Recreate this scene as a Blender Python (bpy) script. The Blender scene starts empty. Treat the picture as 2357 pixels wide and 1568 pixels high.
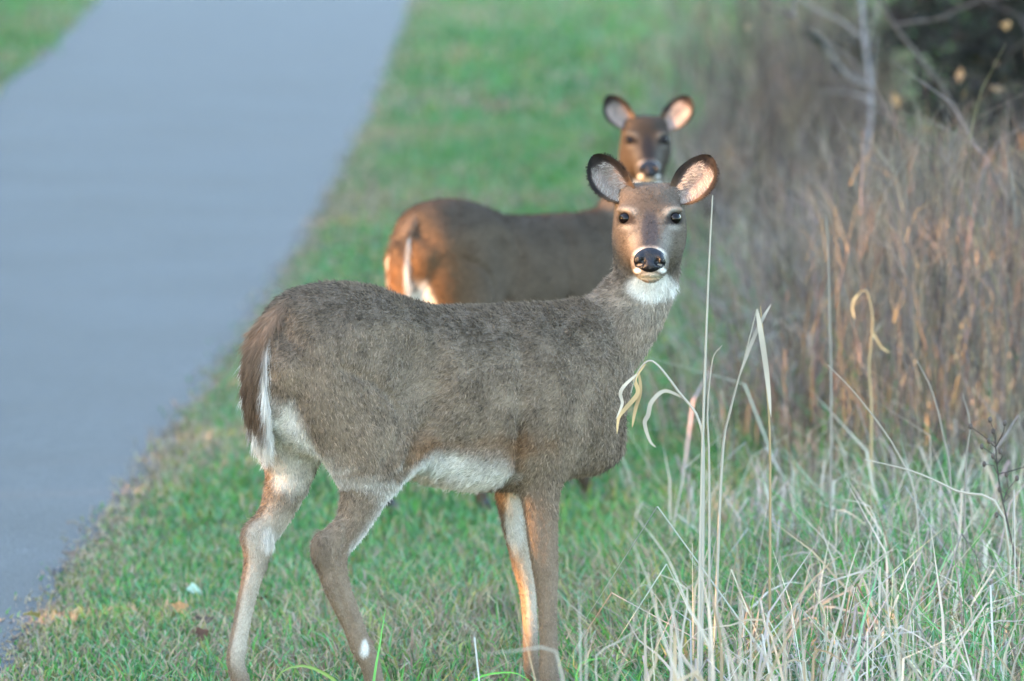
import bpy, math, time
import numpy as np
from mathutils import Matrix, Vector

T0 = time.time()
rng = np.random.default_rng(7)
S = bpy.context.scene
COL = S.collection
R = math.radians

# ------------------------------------------------------------------ camera
FP, CXP, CYP = 12650.0, 1178.5, 784.0       # focal length in pixels of a 2357 px wide frame
PITCH = math.atan(1184.0 / FP)
CAM_H = 1.812
PM = 1 / 1150.0                             # one such pixel at the front deer, in metres
cam_d = bpy.data.cameras.new("camera"); cam = bpy.data.objects.new("camera", cam_d); COL.objects.link(cam)
cam.location = (0, 0, CAM_H); cam.rotation_euler = (math.pi / 2 - PITCH, 0, 0)
cam_d.sensor_width = 36; cam_d.lens = FP / 2357 * 36
cam_d.clip_start = 0.1; cam_d.clip_end = 3000
cam_d.dof.use_dof = True; cam_d.dof.focus_distance = 10.95; cam_d.dof.aperture_fstop = 4.2
S.camera = cam

# ------------------------------------------------------------------ light
SUN_DIR = np.array([0.955, 0.295, -0.145]); SUN_DIR /= np.linalg.norm(SUN_DIR)     # the way the light travels
SUN_EL = math.asin(-SUN_DIR[2]); SUN_AZ = math.atan2(-SUN_DIR[0], -SUN_DIR[1])     # azimuth from +Y, clockwise
W = bpy.data.worlds.new("World"); S.world = W; W.use_nodes = True
nt = W.node_tree; bg = nt.nodes["Background"]
sky = nt.nodes.new("ShaderNodeTexSky"); sky.sky_type = 'NISHITA'; sky.sun_disc = False
sky.sun_elevation = R(14); sky.sun_rotation = SUN_AZ
sky.air_density = 1.0; sky.dust_density = 2.0; sky.ozone_density = 1.0
nt.links.new(sky.outputs[0], bg.inputs[0]); bg.inputs[1].default_value = 0.15
sun_d = bpy.data.lights.new("sun", 'SUN'); sun_d.energy = 2.0; sun_d.angle = R(0.5); sun_d.color = (1.0, 0.52, 0.22)
sun = bpy.data.objects.new("sun", sun_d); COL.objects.link(sun)
sun.rotation_euler = Vector(SUN_DIR).to_track_quat('-Z', 'Y').to_euler()
vs = S.view_settings; vs.view_transform = 'Standard'; vs.look = 'None'; vs.gamma = 1; vs.use_curve_mapping = False
vs.exposure = 3.72
S.cycles.use_denoising = True
S.cycles.max_bounces = 6; S.cycles.transparent_max_bounces = 4

# ------------------------------------------------------------------ pixel <-> world
c_, s_ = math.cos(PITCH), math.sin(PITCH)
FWD, UPV, RGT = np.array([0, c_, -s_]), np.array([0, s_, c_]), np.array([1.0, 0, 0])
CAM = np.array([0, 0, CAM_H])
def ray(px, py): return FWD + RGT * (px - CXP) / FP + UPV * (CYP - py) / FP
def ground(px, py):
    d = ray(px, py); return CAM + d * (-CAM[2] / d[2])
def at_y(px, py, y):
    d = ray(px, py); return CAM + d * (y / d[1])

# ------------------------------------------------------------------ small helpers
def norm(v): return v / np.maximum(np.linalg.norm(v, axis=-1, keepdims=True), 1e-9)
def sstep(a, b, x):
    t = np.clip((x - a) / (b - a), 0, 1); return t * t * (3 - 2 * t)
_nr = np.random.default_rng(3)
_nk = norm(_nr.normal(size=(24, 3))); _np = _nr.uniform(0, 6.28, 24); _nf = _nr.uniform(.6, 1.9, 24)
def noise3(P, f):
    a = np.zeros(len(P))
    Q = P * f
    for k in range(24): a += np.sin((Q @ _nk[k]) * _nf[k] + _np[k] + 1.7 * np.sin((Q @ _nk[(k + 7) % 24]) * .8))
    return a / 6.0
def pchip(xs, ys, x):
    xs = np.asarray(xs, float); ys = np.asarray(ys, float)
    h = np.diff(xs); d = np.diff(ys) / h; m = np.zeros_like(ys)
    for i in range(1, len(xs) - 1):
        if d[i - 1] * d[i] > 0:
            w1 = 2 * h[i] + h[i - 1]; w2 = h[i] + 2 * h[i - 1]
            m[i] = (w1 + w2) / (w1 / d[i - 1] + w2 / d[i])
    m[0], m[-1] = d[0], d[-1]
    x = np.clip(x, xs[0], xs[-1]); i = np.clip(np.searchsorted(xs, x) - 1, 0, len(h) - 1)
    t = (x - xs[i]) / h[i]
    return ((2*t**3 - 3*t**2 + 1) * ys[i] + (t**3 - 2*t**2 + t) * h[i] * m[i]
            + (-2*t**3 + 3*t**2) * ys[i + 1] + (t**3 - t**2) * h[i] * m[i + 1])
def catmull(pts, n):
    pts = np.asarray(pts, float); P = np.vstack([2 * pts[0] - pts[1], pts, 2 * pts[-1] - pts[-2]])
    out = []
    for i in range(1, len(P) - 2):
        for k in range(n):
            t = k / n
            out.append(.5 * (2*P[i] + (P[i+1]-P[i-1])*t + (2*P[i-1]-5*P[i]+4*P[i+1]-P[i+2])*t*t + (3*P[i]-P[i-1]-3*P[i+1]+P[i+2])*t**3))
    out.append(pts[-1]); return np.array(out)

def mesh_obj(name, V, F, mat, parent=None, col=None, smooth=True):
    """V (n,3); F list of faces or an array (m,3)/(m,4); one mesh object"""
    me = bpy.data.meshes.new(name)
    V = np.asarray(V, np.float32)
    if isinstance(F, np.ndarray): fl = [F]
    elif len(F) and isinstance(F[0], np.ndarray) and F[0].ndim == 2: fl = list(F)
    else: fl = None
    if fl is None: me.from_pydata([tuple(v) for v in V.tolist()], [], [tuple(f) for f in F])
    else:
        loops = np.concatenate([f.ravel() for f in fl]).astype(np.int32)
        sizes = np.concatenate([np.full(len(f), f.shape[1], np.int32) for f in fl])
        starts = np.concatenate([[0], np.cumsum(sizes)[:-1]]).astype(np.int32)
        me.vertices.add(len(V)); me.vertices.foreach_set("co", V.ravel())
        me.loops.add(len(loops)); me.loops.foreach_set("vertex_index", loops)
        me.polygons.add(len(sizes)); me.polygons.foreach_set("loop_start", starts)
        me.update(calc_edges=True)
    if col is not None:
        a = me.attributes.new("tint", 'FLOAT_COLOR', 'POINT')
        c4 = np.ones((len(V), 4), np.float32); c4[:, :3] = col
        a.data.foreach_set("color", c4.ravel())
    me.polygons.foreach_set("use_smooth", np.full(len(me.polygons), smooth))
    me.materials.append(mat)
    o = bpy.data.objects.new(name, me); COL.objects.link(o)
    if parent: o.parent = parent
    return o
def empty(name, loc=(0, 0, 0), rz=0):
    o = bpy.data.objects.new(name, None); COL.objects.link(o); o.location = loc; o.rotation_euler = (0, 0, rz); o.empty_display_size = .1
    return o
def tag(o, label=None, cat=None, group=None, kind=None):
    if label: o["label"] = label
    if cat: o["category"] = cat
    if group: o["group"] = group
    if kind: o["kind"] = kind
    return o

# ------------------------------------------------------------------ materials
def new_mat(name):
    m = bpy.data.materials.new(name); m.use_nodes = True
    n = m.node_tree; return m, n, n.nodes["Principled BSDF"]
def node(n, typ, **kw):
    x = n.nodes.new(typ)
    for k, v in kw.items(): setattr(x, k, v)
    return x
def mat_tint(name, rough=.7, transl=0.0, spec=.3, noise_amt=.0, noise_scale=40):
    m, n, b = new_mat(name); b.inputs["Roughness"].default_value = rough; b.inputs["Specular IOR Level"].default_value = spec
    a = node(n, "ShaderNodeAttribute", attribute_name="tint"); colour = a.outputs["Color"]
    if noise_amt:
        tc = node(n, "ShaderNodeTexCoord"); nz = node(n, "ShaderNodeTexNoise"); nz.inputs["Scale"].default_value = noise_scale; nz.inputs["Detail"].default_value = 5
        n.links.new(tc.outputs["Object"], nz.inputs["Vector"])
        mr = node(n, "ShaderNodeMapRange"); mr.inputs[3].default_value = 1 - noise_amt; mr.inputs[4].default_value = 1 + noise_amt
        mr.inputs[1].default_value = .3; mr.inputs[2].default_value = .7
        n.links.new(nz.outputs[0], mr.inputs[0])
        mx = node(n, "ShaderNodeVectorMath", operation='SCALE'); n.links.new(colour, mx.inputs[0]); n.links.new(mr.outputs[0], mx.inputs["Scale"]); colour = mx.outputs[0]
    n.links.new(colour, b.inputs["Base Color"])
    if transl:
        t = node(n, "ShaderNodeBsdfTranslucent"); n.links.new(colour, t.inputs[0])
        mix = node(n, "ShaderNodeMixShader"); mix.inputs[0].default_value = transl
        out = n.nodes["Material Output"]
        n.links.new(b.outputs[0], mix.inputs[1]); n.links.new(t.outputs[0], mix.inputs[2]); n.links.new(mix.outputs[0], out.inputs[0])
    return m
def mat_plain(name, col, rough=.5, spec=.5, coat=0.0):
    m, n, b = new_mat(name); b.inputs["Base Color"].default_value = (*col, 1); b.inputs["Roughness"].default_value = rough
    b.inputs["Specular IOR Level"].default_value = spec; b.inputs["Coat Weight"].default_value = coat
    return m, n, b

M_BLADE = mat_tint("grass_blade", .55, .32, .35)
M_DRY = mat_tint("dry_stem", .75, .25, .2)
M_LEAF = mat_tint("leaf", .7, .3, .25, .25, 60)
M_BARK = mat_tint("bark", .9, 0, .15, .35, 70)
M_SKIN = mat_tint("deer_coat", .95, 0, .05, .18, 160)
M_EARM = mat_tint("ear_skin", .85, .28, .1, .12, 90)
M_HAIR = mat_tint("hair", .75, .18, .15)
M_EYE, _, _ = mat_plain("eye_gloss", (.003, .002, .002), .10, .22, 0)
M_HOOF, _, _ = mat_plain("hoof_horn", (.02, .017, .015), .45)
M_NOSE, n, b = mat_plain("wet_nose", (.004, .004, .006), .27, .3, 0)
tc = node(n, "ShaderNodeTexCoord"); vo = node(n, "ShaderNodeTexVoronoi"); vo.inputs["Scale"].default_value = 420
bp = node(n, "ShaderNodeBump"); bp.inputs["Strength"].default_value = .55; bp.inputs["Distance"].default_value = .002
n.links.new(tc.outputs["Object"], vo.inputs["Vector"]); n.links.new(vo.outputs["Distance"], bp.inputs["Height"]); n.links.new(bp.outputs[0], b.inputs["Normal"])

# soil and thatch under the grass
M_SOIL, n, b = new_mat("soil"); b.inputs["Roughness"].default_value = .95; b.inputs["Specular IOR Level"].default_value = .1
tc = node(n, "ShaderNodeTexCoord"); n1 = node(n, "ShaderNodeTexNoise"); n1.inputs["Scale"].default_value = 1.3; n1.inputs["Detail"].default_value = 9
n2 = node(n, "ShaderNodeTexNoise"); n2.inputs["Scale"].default_value = 45; n2.inputs["Detail"].default_value = 6
r1 = node(n, "ShaderNodeValToRGB"); e = r1.color_ramp.elements
e[0].position, e[0].color = .32, (.04, .10, .028, 1); e[1].position, e[1].color = .68, (.12, .115, .06, 1)
x = r1.color_ramp.elements.new(.5); x.color = (.055, .12, .035, 1)
mx = node(n, "ShaderNodeMix", data_type='RGBA', blend_type='MULTIPLY'); mx.inputs[0].default_value = .7
r2 = node(n, "ShaderNodeValToRGB"); r2.color_ramp.elements[0].position = .3; r2.color_ramp.elements[0].color = (.35, .35, .35, 1); r2.color_ramp.elements[1].position = .7
for q in (n1, n2): n.links.new(tc.outputs["Object"], q.inputs["Vector"])
n.links.new(n1.outputs[0], r1.inputs[0]); n.links.new(n2.outputs[0], r2.inputs[0])
n.links.new(r1.outputs[0], mx.inputs["A"]); n.links.new(r2.outputs[0], mx.inputs["B"]); n.links.new(mx.outputs["Result"], b.inputs["Base Color"])
bp = node(n, "ShaderNodeBump"); bp.inputs["Strength"].default_value = .8; bp.inputs["Distance"].default_value = .02
n.links.new(n2.outputs[0], bp.inputs["Height"]); n.links.new(bp.outputs[0], b.inputs["Normal"])

# asphalt
M_ROAD, n, b = new_mat("asphalt"); b.inputs["Roughness"].default_value = .58; b.inputs["Specular IOR Level"].default_value = .24
tc = node(n, "ShaderNodeTexCoord")
n1 = node(n, "ShaderNodeTexNoise"); n1.inputs["Scale"].default_value = .9; n1.inputs["Detail"].default_value = 6
vo = node(n, "ShaderNodeTexVoronoi"); vo.inputs["Scale"].default_value = 110
n3 = node(n, "ShaderNodeTexNoise"); n3.inputs["Scale"].default_value = 16; n3.inputs["Detail"].default_value = 8
for q in (n1, vo, n3): n.links.new(tc.outputs["Object"], q.inputs["Vector"])
r1 = node(n, "ShaderNodeValToRGB"); e = r1.color_ramp.elements
e[0].position, e[0].color = .3, (.0115, .0135, .0165, 1); e[1].position, e[1].color = .7, (.023, .027, .033, 1)
n.links.new(n1.outputs[0], r1.inputs[0])
r2 = node(n, "ShaderNodeValToRGB"); e = r2.color_ramp.elements
e[0].position, e[0].color = 0, (.55, .55, .55, 1); e[1].position, e[1].color = 1, (5.5, 5.2, 4.8, 1); q_ = r2.color_ramp.elements.new(.86); q_.color = (1.35, 1.35, 1.35, 1)
n.links.new(vo.outputs["Color"], r2.inputs[0])
r3 = node(n, "ShaderNodeValToRGB"); e = r3.color_ramp.elements
e[0].position, e[0].color = .35, (.72, .72, .72, 1); e[1].position, e[1].color = .65, (1.15, 1.15, 1.15, 1)
n.links.new(n3.outputs[0], r3.inputs[0])
m1 = node(n, "ShaderNodeMix", data_type='RGBA', blend_type='MULTIPLY'); m1.inputs[0].default_value = .8
m2 = node(n, "ShaderNodeMix", data_type='RGBA', blend_type='MULTIPLY'); m2.inputs[0].default_value = 1
n.links.new(r1.outputs[0], m1.inputs["A"]); n.links.new(r2.outputs[0], m1.inputs["B"])
n.links.new(m1.outputs["Result"], m2.inputs["A"]); n.links.new(r3.outputs[0], m2.inputs["B"]); n.links.new(m2.outputs["Result"], b.inputs["Base Color"])
bp = node(n, "ShaderNodeBump"); bp.inputs["Strength"].default_value = .7; bp.inputs["Distance"].default_value = .006
n.links.new(vo.outputs["Distance"], bp.inputs["Height"]); n.links.new(bp.outputs[0], b.inputs["Normal"])

# ================================================================== setting
gV = np.array([[-400, -30, 0], [400, -30, 0], [400, 900, 0], [-400, 900, 0]], float)
tag(mesh_obj("ground", gV, np.array([[0, 1, 2, 3]]), M_SOIL, smooth=False), kind="structure")

EDGE_R = [(945, 0), (884, 170), (822, 320), (742, 480), (655, 620), (575, 745), (505, 850), (405, 990), (300, 1130), (190, 1260), (95, 1400), (10, 1530), (-120, 1700)]
EDGE_L = [(220, 0), (120, 110), (0, 205), (-150, 310), (-400, 470), (-800, 700), (-1400, 1000), (-2200, 1350)]
er = np.array([ground(*p)[:2] for p in EDGE_R]); el = np.array([ground(*p)[:2] for p in EDGE_L])
def ext(e, k=.5):     # carry both edges on past the frame
    far = e[0] + (e[0] - e[1]) / np.linalg.norm(e[0] - e[1]) * 60
    near = e[-1] + (e[-1] - e[-2]) / np.linalg.norm(e[-1] - e[-2]) * 12
    return np.vstack([far, e, near])[::-1]
er, el = ext(er), ext(el)
def path_right(y): return np.interp(y, er[:, 1], er[:, 0])
def path_left(y): return np.interp(y, el[:, 1], el[:, 0])
ys = np.concatenate([np.arange(4, 30, .06), np.arange(30, 110, .5)])
jr = np.convolve(rng.normal(0, .03, len(ys) + 6), np.ones(7) / 7, 'valid') + .012 * np.sin(ys * 5.1) + .01 * np.sin(ys * 11.7 + 1)
wr = path_right(ys) + jr * 1.2; wl = path_left(ys)
pv = []; pf = []
for i, y in enumerate(ys):
    pv += [(wl[i] - .02, y, -.02), (wl[i], y, .006), (wr[i], y, .006), (wr[i] + .06, y, -.012)]
    if i:
        a = 4 * (i - 1); bq = 4 * i
        for k in range(3): pf.append((a + k, a + k + 1, bq + k + 1, bq + k))
tag(mesh_obj("path", pv, pf, M_ROAD, smooth=False), kind="structure")

# ------------------------------------------------------------------ grass
BND = [(1420, 0), (1370, 200), (1330, 420), (1340, 600), (1390, 760), (1415, 1000), (1430, 1250), (1380, 1450), (1340, 1640), (1300, 1800)]
bd = np.array([ground(*p)[:2] for p in BND]); bd = ext(bd)
def tall_edge(y): return np.interp(y, bd[:, 1], bd[:, 0])

def blades(P, H, Wd, az, lean, curl, face, c0, c1, taper=.75):
    """one bent two-step blade per point: returns V, quads, tris, colours"""
    n = len(P); dx = np.stack([np.cos(az), np.sin(az), np.zeros(n)], 1); sx = np.stack([np.cos(face), np.sin(face), np.zeros(n)], 1)
    up = np.array([0, 0, 1.0])
    m = P + up * (H * .55)[:, None] + dx * (H * lean * .45)[:, None]
    l2 = lean + curl
    t = m + up * (H * .45 * np.cos(np.clip(l2, 0, 2.6)))[:, None] + dx * (H * .5 * np.sin(np.clip(l2, 0, 2.6)))[:, None]
    w = (Wd * .5)[:, None]
    V = np.stack([P - sx * w, P + sx * w, m - sx * w * taper, m + sx * w * taper, t], 1).reshape(-1, 3)
    i = np.arange(n) * 5
    Q = np.stack([i, i + 1, i + 3, i + 2], 1); Tn = np.stack([i + 2, i + 3, i + 4], 1)
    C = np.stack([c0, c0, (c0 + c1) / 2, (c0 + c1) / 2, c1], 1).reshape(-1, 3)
    return V, Q, Tn, C
def merge(parts):
    Vs, Qs, Ts, Cs = [], [], [], []; o = 0
    for V, Q, Tn, C in parts:
        Vs.append(V); Qs.append(Q + o); Ts.append(Tn + o); Cs.append(C); o += len(V)
    return np.vstack(Vs), [np.vstack(Qs), np.vstack(Ts)], np.vstack(Cs)
def scatter(n, y0, y1, margin=.25, p=1.0):
    """ground points inside the wedge the lens takes in, even per square metre within the band"""
    y = np.sqrt(rng.uniform(y0 ** 2, y1 ** 2, n)); x = rng.uniform(-1, 1, n) * (y * .0935 + margin)
    return x, y
GREEN = np.array([.105, .305, .064]); DARKG = np.array([.05, .165, .048]); BLUEG = np.array([.13, .31, .135]); YEL = np.array([.28, .29, .09]); STRAW = np.array([.40, .33, .21]); TAN = np.array([.30, .235, .155])
def pick(n, cols, w):
    k = rng.choice(len(cols), n, p=np.array(w) / sum(w)); c = np.array(cols)[k]
    return c * rng.uniform(.7, 1.3, (n, 1)) * (1 + rng.normal(0, .06, (n, 3)))

lawn, tall = [], []
for (y0, y1, n, hs, ws) in ((10.2, 14, 84000, 1.05, 1.3), (14, 20, 100000, 1.1, 1.5), (20, 34, 80000, 1.25, 2.6), (34, 75, 70000, 1.7, 5.5)):
    x, y = scatter(n, y0, y1)
    ed = path_right(y) + rng.normal(0, .035, n)
    ok = (x > ed) | (x < path_left(y) + rng.normal(0, .04, n))
    x, y = x[ok], y[ok]; n = len(x)
    t = sstep(-.25, .3, x - tall_edge(y)) * (x > path_left(y) + .1)
    P2 = np.stack([x, y, np.zeros(n)], 1)
    patch = noise3(P2, 1.6); patch2 = noise3(P2 + 40, 5.0)
    thin = sstep(.35, .9, patch2 + .35 * rng.normal(size=n))
    keep = (rng.random(n) > thin * .45 * (1 - t)) & (rng.random(n) > .9 * sstep(.056, .07, x / y) * sstep(21, 23, y)); x, y, t, P2, patch, n = x[keep], y[keep], t[keep], P2[keep], patch[keep], keep.sum()
    edge_d = np.clip(np.abs(x - path_right(y)) / (.3 if y0 < 20 else .5), 0, 1)
    h = (rng.uniform(.022, .06, n) * (1 - t) + rng.uniform(.06, .17, n) * t) * hs * (1 + .3 * patch) * (.55 + .45 * edge_d)
    mid = sstep(.35, .9, x - path_right(y)) * (y < 16) * (1 - t); h *= 1 + .8 * mid * rng.random(n)
    c1 = pick(n, [GREEN, BLUEG, YEL, STRAW, DARKG], [4.5, 3.5, 1.6, .8, 1.4])
    dryp = (rng.random(n) < (.22 if y0 < 14 else .06) + .7 * (1 - edge_d) ** 2 + .6 * np.clip(patch - .1, 0, 1) * (1 - t) + .12 * t)
    c1[dryp] = pick(int(dryp.sum()), [STRAW, TAN, YEL], [3, 3, 1])
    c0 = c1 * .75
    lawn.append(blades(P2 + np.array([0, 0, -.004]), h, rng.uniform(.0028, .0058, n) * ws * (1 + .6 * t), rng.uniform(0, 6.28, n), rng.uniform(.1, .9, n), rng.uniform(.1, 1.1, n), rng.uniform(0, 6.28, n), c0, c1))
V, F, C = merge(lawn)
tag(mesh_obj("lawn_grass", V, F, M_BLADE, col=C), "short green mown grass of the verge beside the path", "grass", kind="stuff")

# taller green and dead grass of the rough margin
PALE_ = np.array([.52, .46, .36])
parts = []
for (y0, y1, n, ws) in ((10.0, 14, 32000, 1.0), (14, 20, 36000, 1.3), (20, 40, 46000, 2.2), (40, 75, 22000, 4.5)):
    x, y = scatter(n, y0, y1)
    P2 = np.stack([x, y, np.zeros(n)], 1)
    clump = noise3(P2, 2.3) + .6 * noise3(P2 + 9, 6.5)
    t = sstep(.0, .75, x - tall_edge(y) + .18 * noise3(P2 + 5, 1.5))
    ok = rng.random(n) < t * np.clip(.55 + .45 * clump, .08, 1) * (1 - .9 * sstep(.056, .07, x / y) * sstep(21, 23, y))
    x, y, P2, t, clump, n = x[ok], y[ok], P2[ok], t[ok], clump[ok], ok.sum()
    back = sstep(13.8, 16.5, y + .35 * (x - 1.2))
    h = rng.uniform(.1, .42, n) * (1 - back) + rng.uniform(.25, .75, n) * back
    h *= .5 + .5 * t
    dp = rng.random(n) < .46 + .55 * back * sstep(.0, .7, x - tall_edge(y)) * sstep(34, 24, y) + .15 * np.clip(clump, 0, 1)
    c1 = pick(n, [GREEN, BLUEG, DARKG, YEL], [4, 3, 2, .8])
    c1[dp] = pick(int(dp.sum()), [PALE_ * (1 - .25 * (y0 > 13)), TAN, TAN * .7, np.array([.24, .20, .17])], [3 if y0 < 13 else 1.2, 3, 2, 2.5])
    ln = rng.gamma(2, .22, n); 
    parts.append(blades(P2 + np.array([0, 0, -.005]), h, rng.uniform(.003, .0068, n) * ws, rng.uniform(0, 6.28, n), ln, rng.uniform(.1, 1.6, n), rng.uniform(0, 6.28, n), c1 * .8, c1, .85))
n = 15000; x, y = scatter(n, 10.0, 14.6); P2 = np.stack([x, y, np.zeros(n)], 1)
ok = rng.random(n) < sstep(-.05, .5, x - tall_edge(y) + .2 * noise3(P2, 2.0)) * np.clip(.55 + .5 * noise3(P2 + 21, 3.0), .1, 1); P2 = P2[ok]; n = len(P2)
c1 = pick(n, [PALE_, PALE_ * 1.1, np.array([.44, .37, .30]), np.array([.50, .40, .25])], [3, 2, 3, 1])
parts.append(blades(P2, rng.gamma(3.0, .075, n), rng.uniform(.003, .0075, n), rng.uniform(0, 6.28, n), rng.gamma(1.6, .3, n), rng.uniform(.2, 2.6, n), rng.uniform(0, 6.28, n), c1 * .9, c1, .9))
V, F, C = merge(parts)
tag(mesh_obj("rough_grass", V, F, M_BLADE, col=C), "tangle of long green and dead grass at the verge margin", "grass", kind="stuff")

# standing dead weeds behind: thin stems with side twigs
def ribbons(paths, widths, cols):
    """paths: (n,k,3) centre lines -> three-sided tubes"""
    n, k, _ = paths.shape
    tg = norm(np.gradient(paths, axis=1)); a = norm(np.cross(tg, np.array([.31, .2, .93]))); b2 = np.cross(tg, a)
    rings = []
    for j in range(3):
        an = j * 2.0944; rings.append(paths + (a * math.cos(an) + b2 * math.sin(an)) * widths[..., None])
    V = np.stack(rings, 2).reshape(-1, 3)
    i = (np.arange(n)[:, None] * k + np.arange(k - 1)[None]) * 3
    q = []
    for j in range(3):
        j2 = (j + 1) % 3; q.append(np.stack([i + j, i + j2, i + 3 + j2, i + 3 + j], -1).reshape(-1, 4))
    return V, np.vstack(q), np.repeat(cols.reshape(-1, 3), 3, 0)
def stems(P, H, lean, az, w, col, k=5, wob=.03):
    n = len(P); s = np.linspace(0, 1, k)[None, :, None]
    d = np.stack([np.cos(az), np.sin(az), np.zeros(n)], 1)[:, None]
    path = P[:, None] + np.array([0, 0, 1.0]) * s * H[:, None, None] * (1 - .25 * s * lean[:, None, None]) + d * (s ** 1.8) * (H * lean)[:, None, None]
    path = path + rng.normal(0, wob, (n, k, 3)) * s * H[:, None, None]
    wd = w[:, None] * (1 - .75 * s[..., 0]) ; return ribbons(path, np.broadcast_to(wd, (n, k)), np.broadcast_to(col[:, None], (n, k, 3)))
Vs, Qs, Cs = [], [], []; off = 0
def addq(V, Q, C):
    global off
    Vs.append(V); Qs.append(Q + off); Cs.append(C); off += len(V)
for (y0, y1, n, ws) in ((14.0, 20, 12000, 1), (20, 32, 15000, 1.4), (32, 60, 2600, 2.4)):
    x, y = scatter(n, y0, y1); P2 = np.stack([x, y, np.zeros(n)], 1)
    t = sstep(0, 1, (x - tall_edge(y) + .25 * noise3(P2, .9) - .15) / (.65 + .07 * np.maximum(y - 18, 0))); ok = rng.random(n) < t * np.clip(.6 + .5 * noise3(P2 + 3, 1.2), .1, 1) * (1 - .93 * sstep(.058, .074, x / y) * sstep(20.5, 22.5, y))
    P2 = P2[ok]; n = len(P2); H = rng.uniform(.4, 1.25, n) * (.8 + .2 * noise3(P2, .7)) * sstep(-.2, .9, P2[:, 0] - tall_edge(P2[:, 1])) ** .5
    c = pick(n, [np.array([.22, .175, .145]), np.array([.15, .122, .105]), TAN * .8, STRAW * .7, np.array([.07, .054, .046])], [3, 3, 2, 1, 1.5])
    c *= np.clip(.74 + .6 * noise3(P2 + 11, 2.2), .22, 1.5)[:, None]
    lean = rng.gamma(1.5, .09, n); az = rng.uniform(0, 6.28, n)
    addq(*stems(P2, H, lean, az, rng.uniform(.0018, .0038, n) * ws, c))
    for rep in range(3):
        f = rng.uniform(.4, .95, n); B = P2 + np.stack([np.cos(az) * H * lean * f ** 1.8, np.sin(az) * H * lean * f ** 1.8, H * f * (1 - .25 * f * lean)], 1)
        addq(*stems(B, H * rng.uniform(.1, .3, n), rng.uniform(.15, 1.0, n), rng.uniform(0, 6.28, n), rng.uniform(.001, .0028, n) * ws, c * rng.uniform(.8, 1.3, (n, 1)), 3))
tag(mesh_obj("dead_weeds", np.vstack(Vs), np.vstack(Qs), M_DRY, col=np.vstack(Cs)), "mass of standing brown dead weeds behind the deer", "weeds", kind="stuff")
print("grass", round(time.time() - T0, 1))

# ================================================================== deer
def surface_nets(F, org, h):
    neg = F < 0; nx, ny, nz = F.shape
    cnt = np.zeros((nx - 1, ny - 1, nz - 1), np.uint8)
    for a in (0, 1):
        for b2 in (0, 1):
            for c in (0, 1): cnt += neg[a:nx - 1 + a, b2:ny - 1 + b2, c:nz - 1 + c]
    act = np.argwhere((cnt > 0) & (cnt < 8))
    idx = np.full(cnt.shape, -1, np.int32); idx[tuple(act.T)] = np.arange(len(act))
    cor = np.array([(a, b2, c) for a in (0, 1) for b2 in (0, 1) for c in (0, 1)])
    vals = np.stack([F[tuple((act + q).T)] for q in cor], 1)
    acc = np.zeros((len(act), 3)); num = np.zeros(len(act))
    for i in range(8):
        for j in range(i + 1, 8):
            if np.abs(cor[i] - cor[j]).sum() == 1:
                cr = (vals[:, i] < 0) != (vals[:, j] < 0); t = vals[:, i] / np.where(cr, vals[:, i] - vals[:, j], 1)
                acc += np.where(cr[:, None], cor[i] + (cor[j] - cor[i]) * t[:, None], 0); num += cr
    V = (act + acc / num[:, None]) * h + org
    quads = []
    for ax in range(3):
        o1, o2 = [(1, 2), (2, 0), (0, 1)][ax]
        A = [slice(None)] * 3; B = [slice(None)] * 3; A[ax] = slice(0, -1); B[ax] = slice(1, None)
        na, nb = neg[tuple(A)], neg[tuple(B)]
        e = np.argwhere(na != nb); e = e[(e[:, o1] > 0) & (e[:, o2] > 0) & (e[:, o1] < F.shape[o1] - 1) & (e[:, o2] < F.shape[o2] - 1)]
        d1 = np.zeros(3, int); d1[o1] = 1; d2 = np.zeros(3, int); d2[o2] = 1
        q = np.stack([idx[tuple((e - d1 - d2).T)], idx[tuple((e - d2).T)], idx[tuple(e.T)], idx[tuple((e - d1).T)]], 1)
        fl = ~na[tuple(e.T)]; q[fl] = q[fl][:, ::-1]
        quads.append(q)
    return V, np.vstack(quads)
def smooth_mesh(V, Q, it, f=.5):
    E = np.unique(np.sort(np.vstack([Q[:, [0, 1]], Q[:, [1, 2]], Q[:, [2, 3]], Q[:, [3, 0]]]), 1), axis=0)
    deg = np.bincount(E.ravel(), minlength=len(V))[:, None]
    for k in range(it):
        for lam in (f, -f * .98):
            A = np.zeros_like(V)
            for d in range(3): A[:, d] = np.bincount(E[:, 0], V[E[:, 1], d], len(V)) + np.bincount(E[:, 1], V[E[:, 0], d], len(V))
            V = V + lam * (A / deg - V)
    return V
def vnormals(V, Q):
    n = np.cross(V[Q[:, 2]] - V[Q[:, 0]], V[Q[:, 3]] - V[Q[:, 1]]); N = np.zeros_like(V)
    for k in range(4):
        for d in range(3): N[:, d] += np.bincount(Q[:, k], n[:, d], len(V))
    return norm(N)

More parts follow.
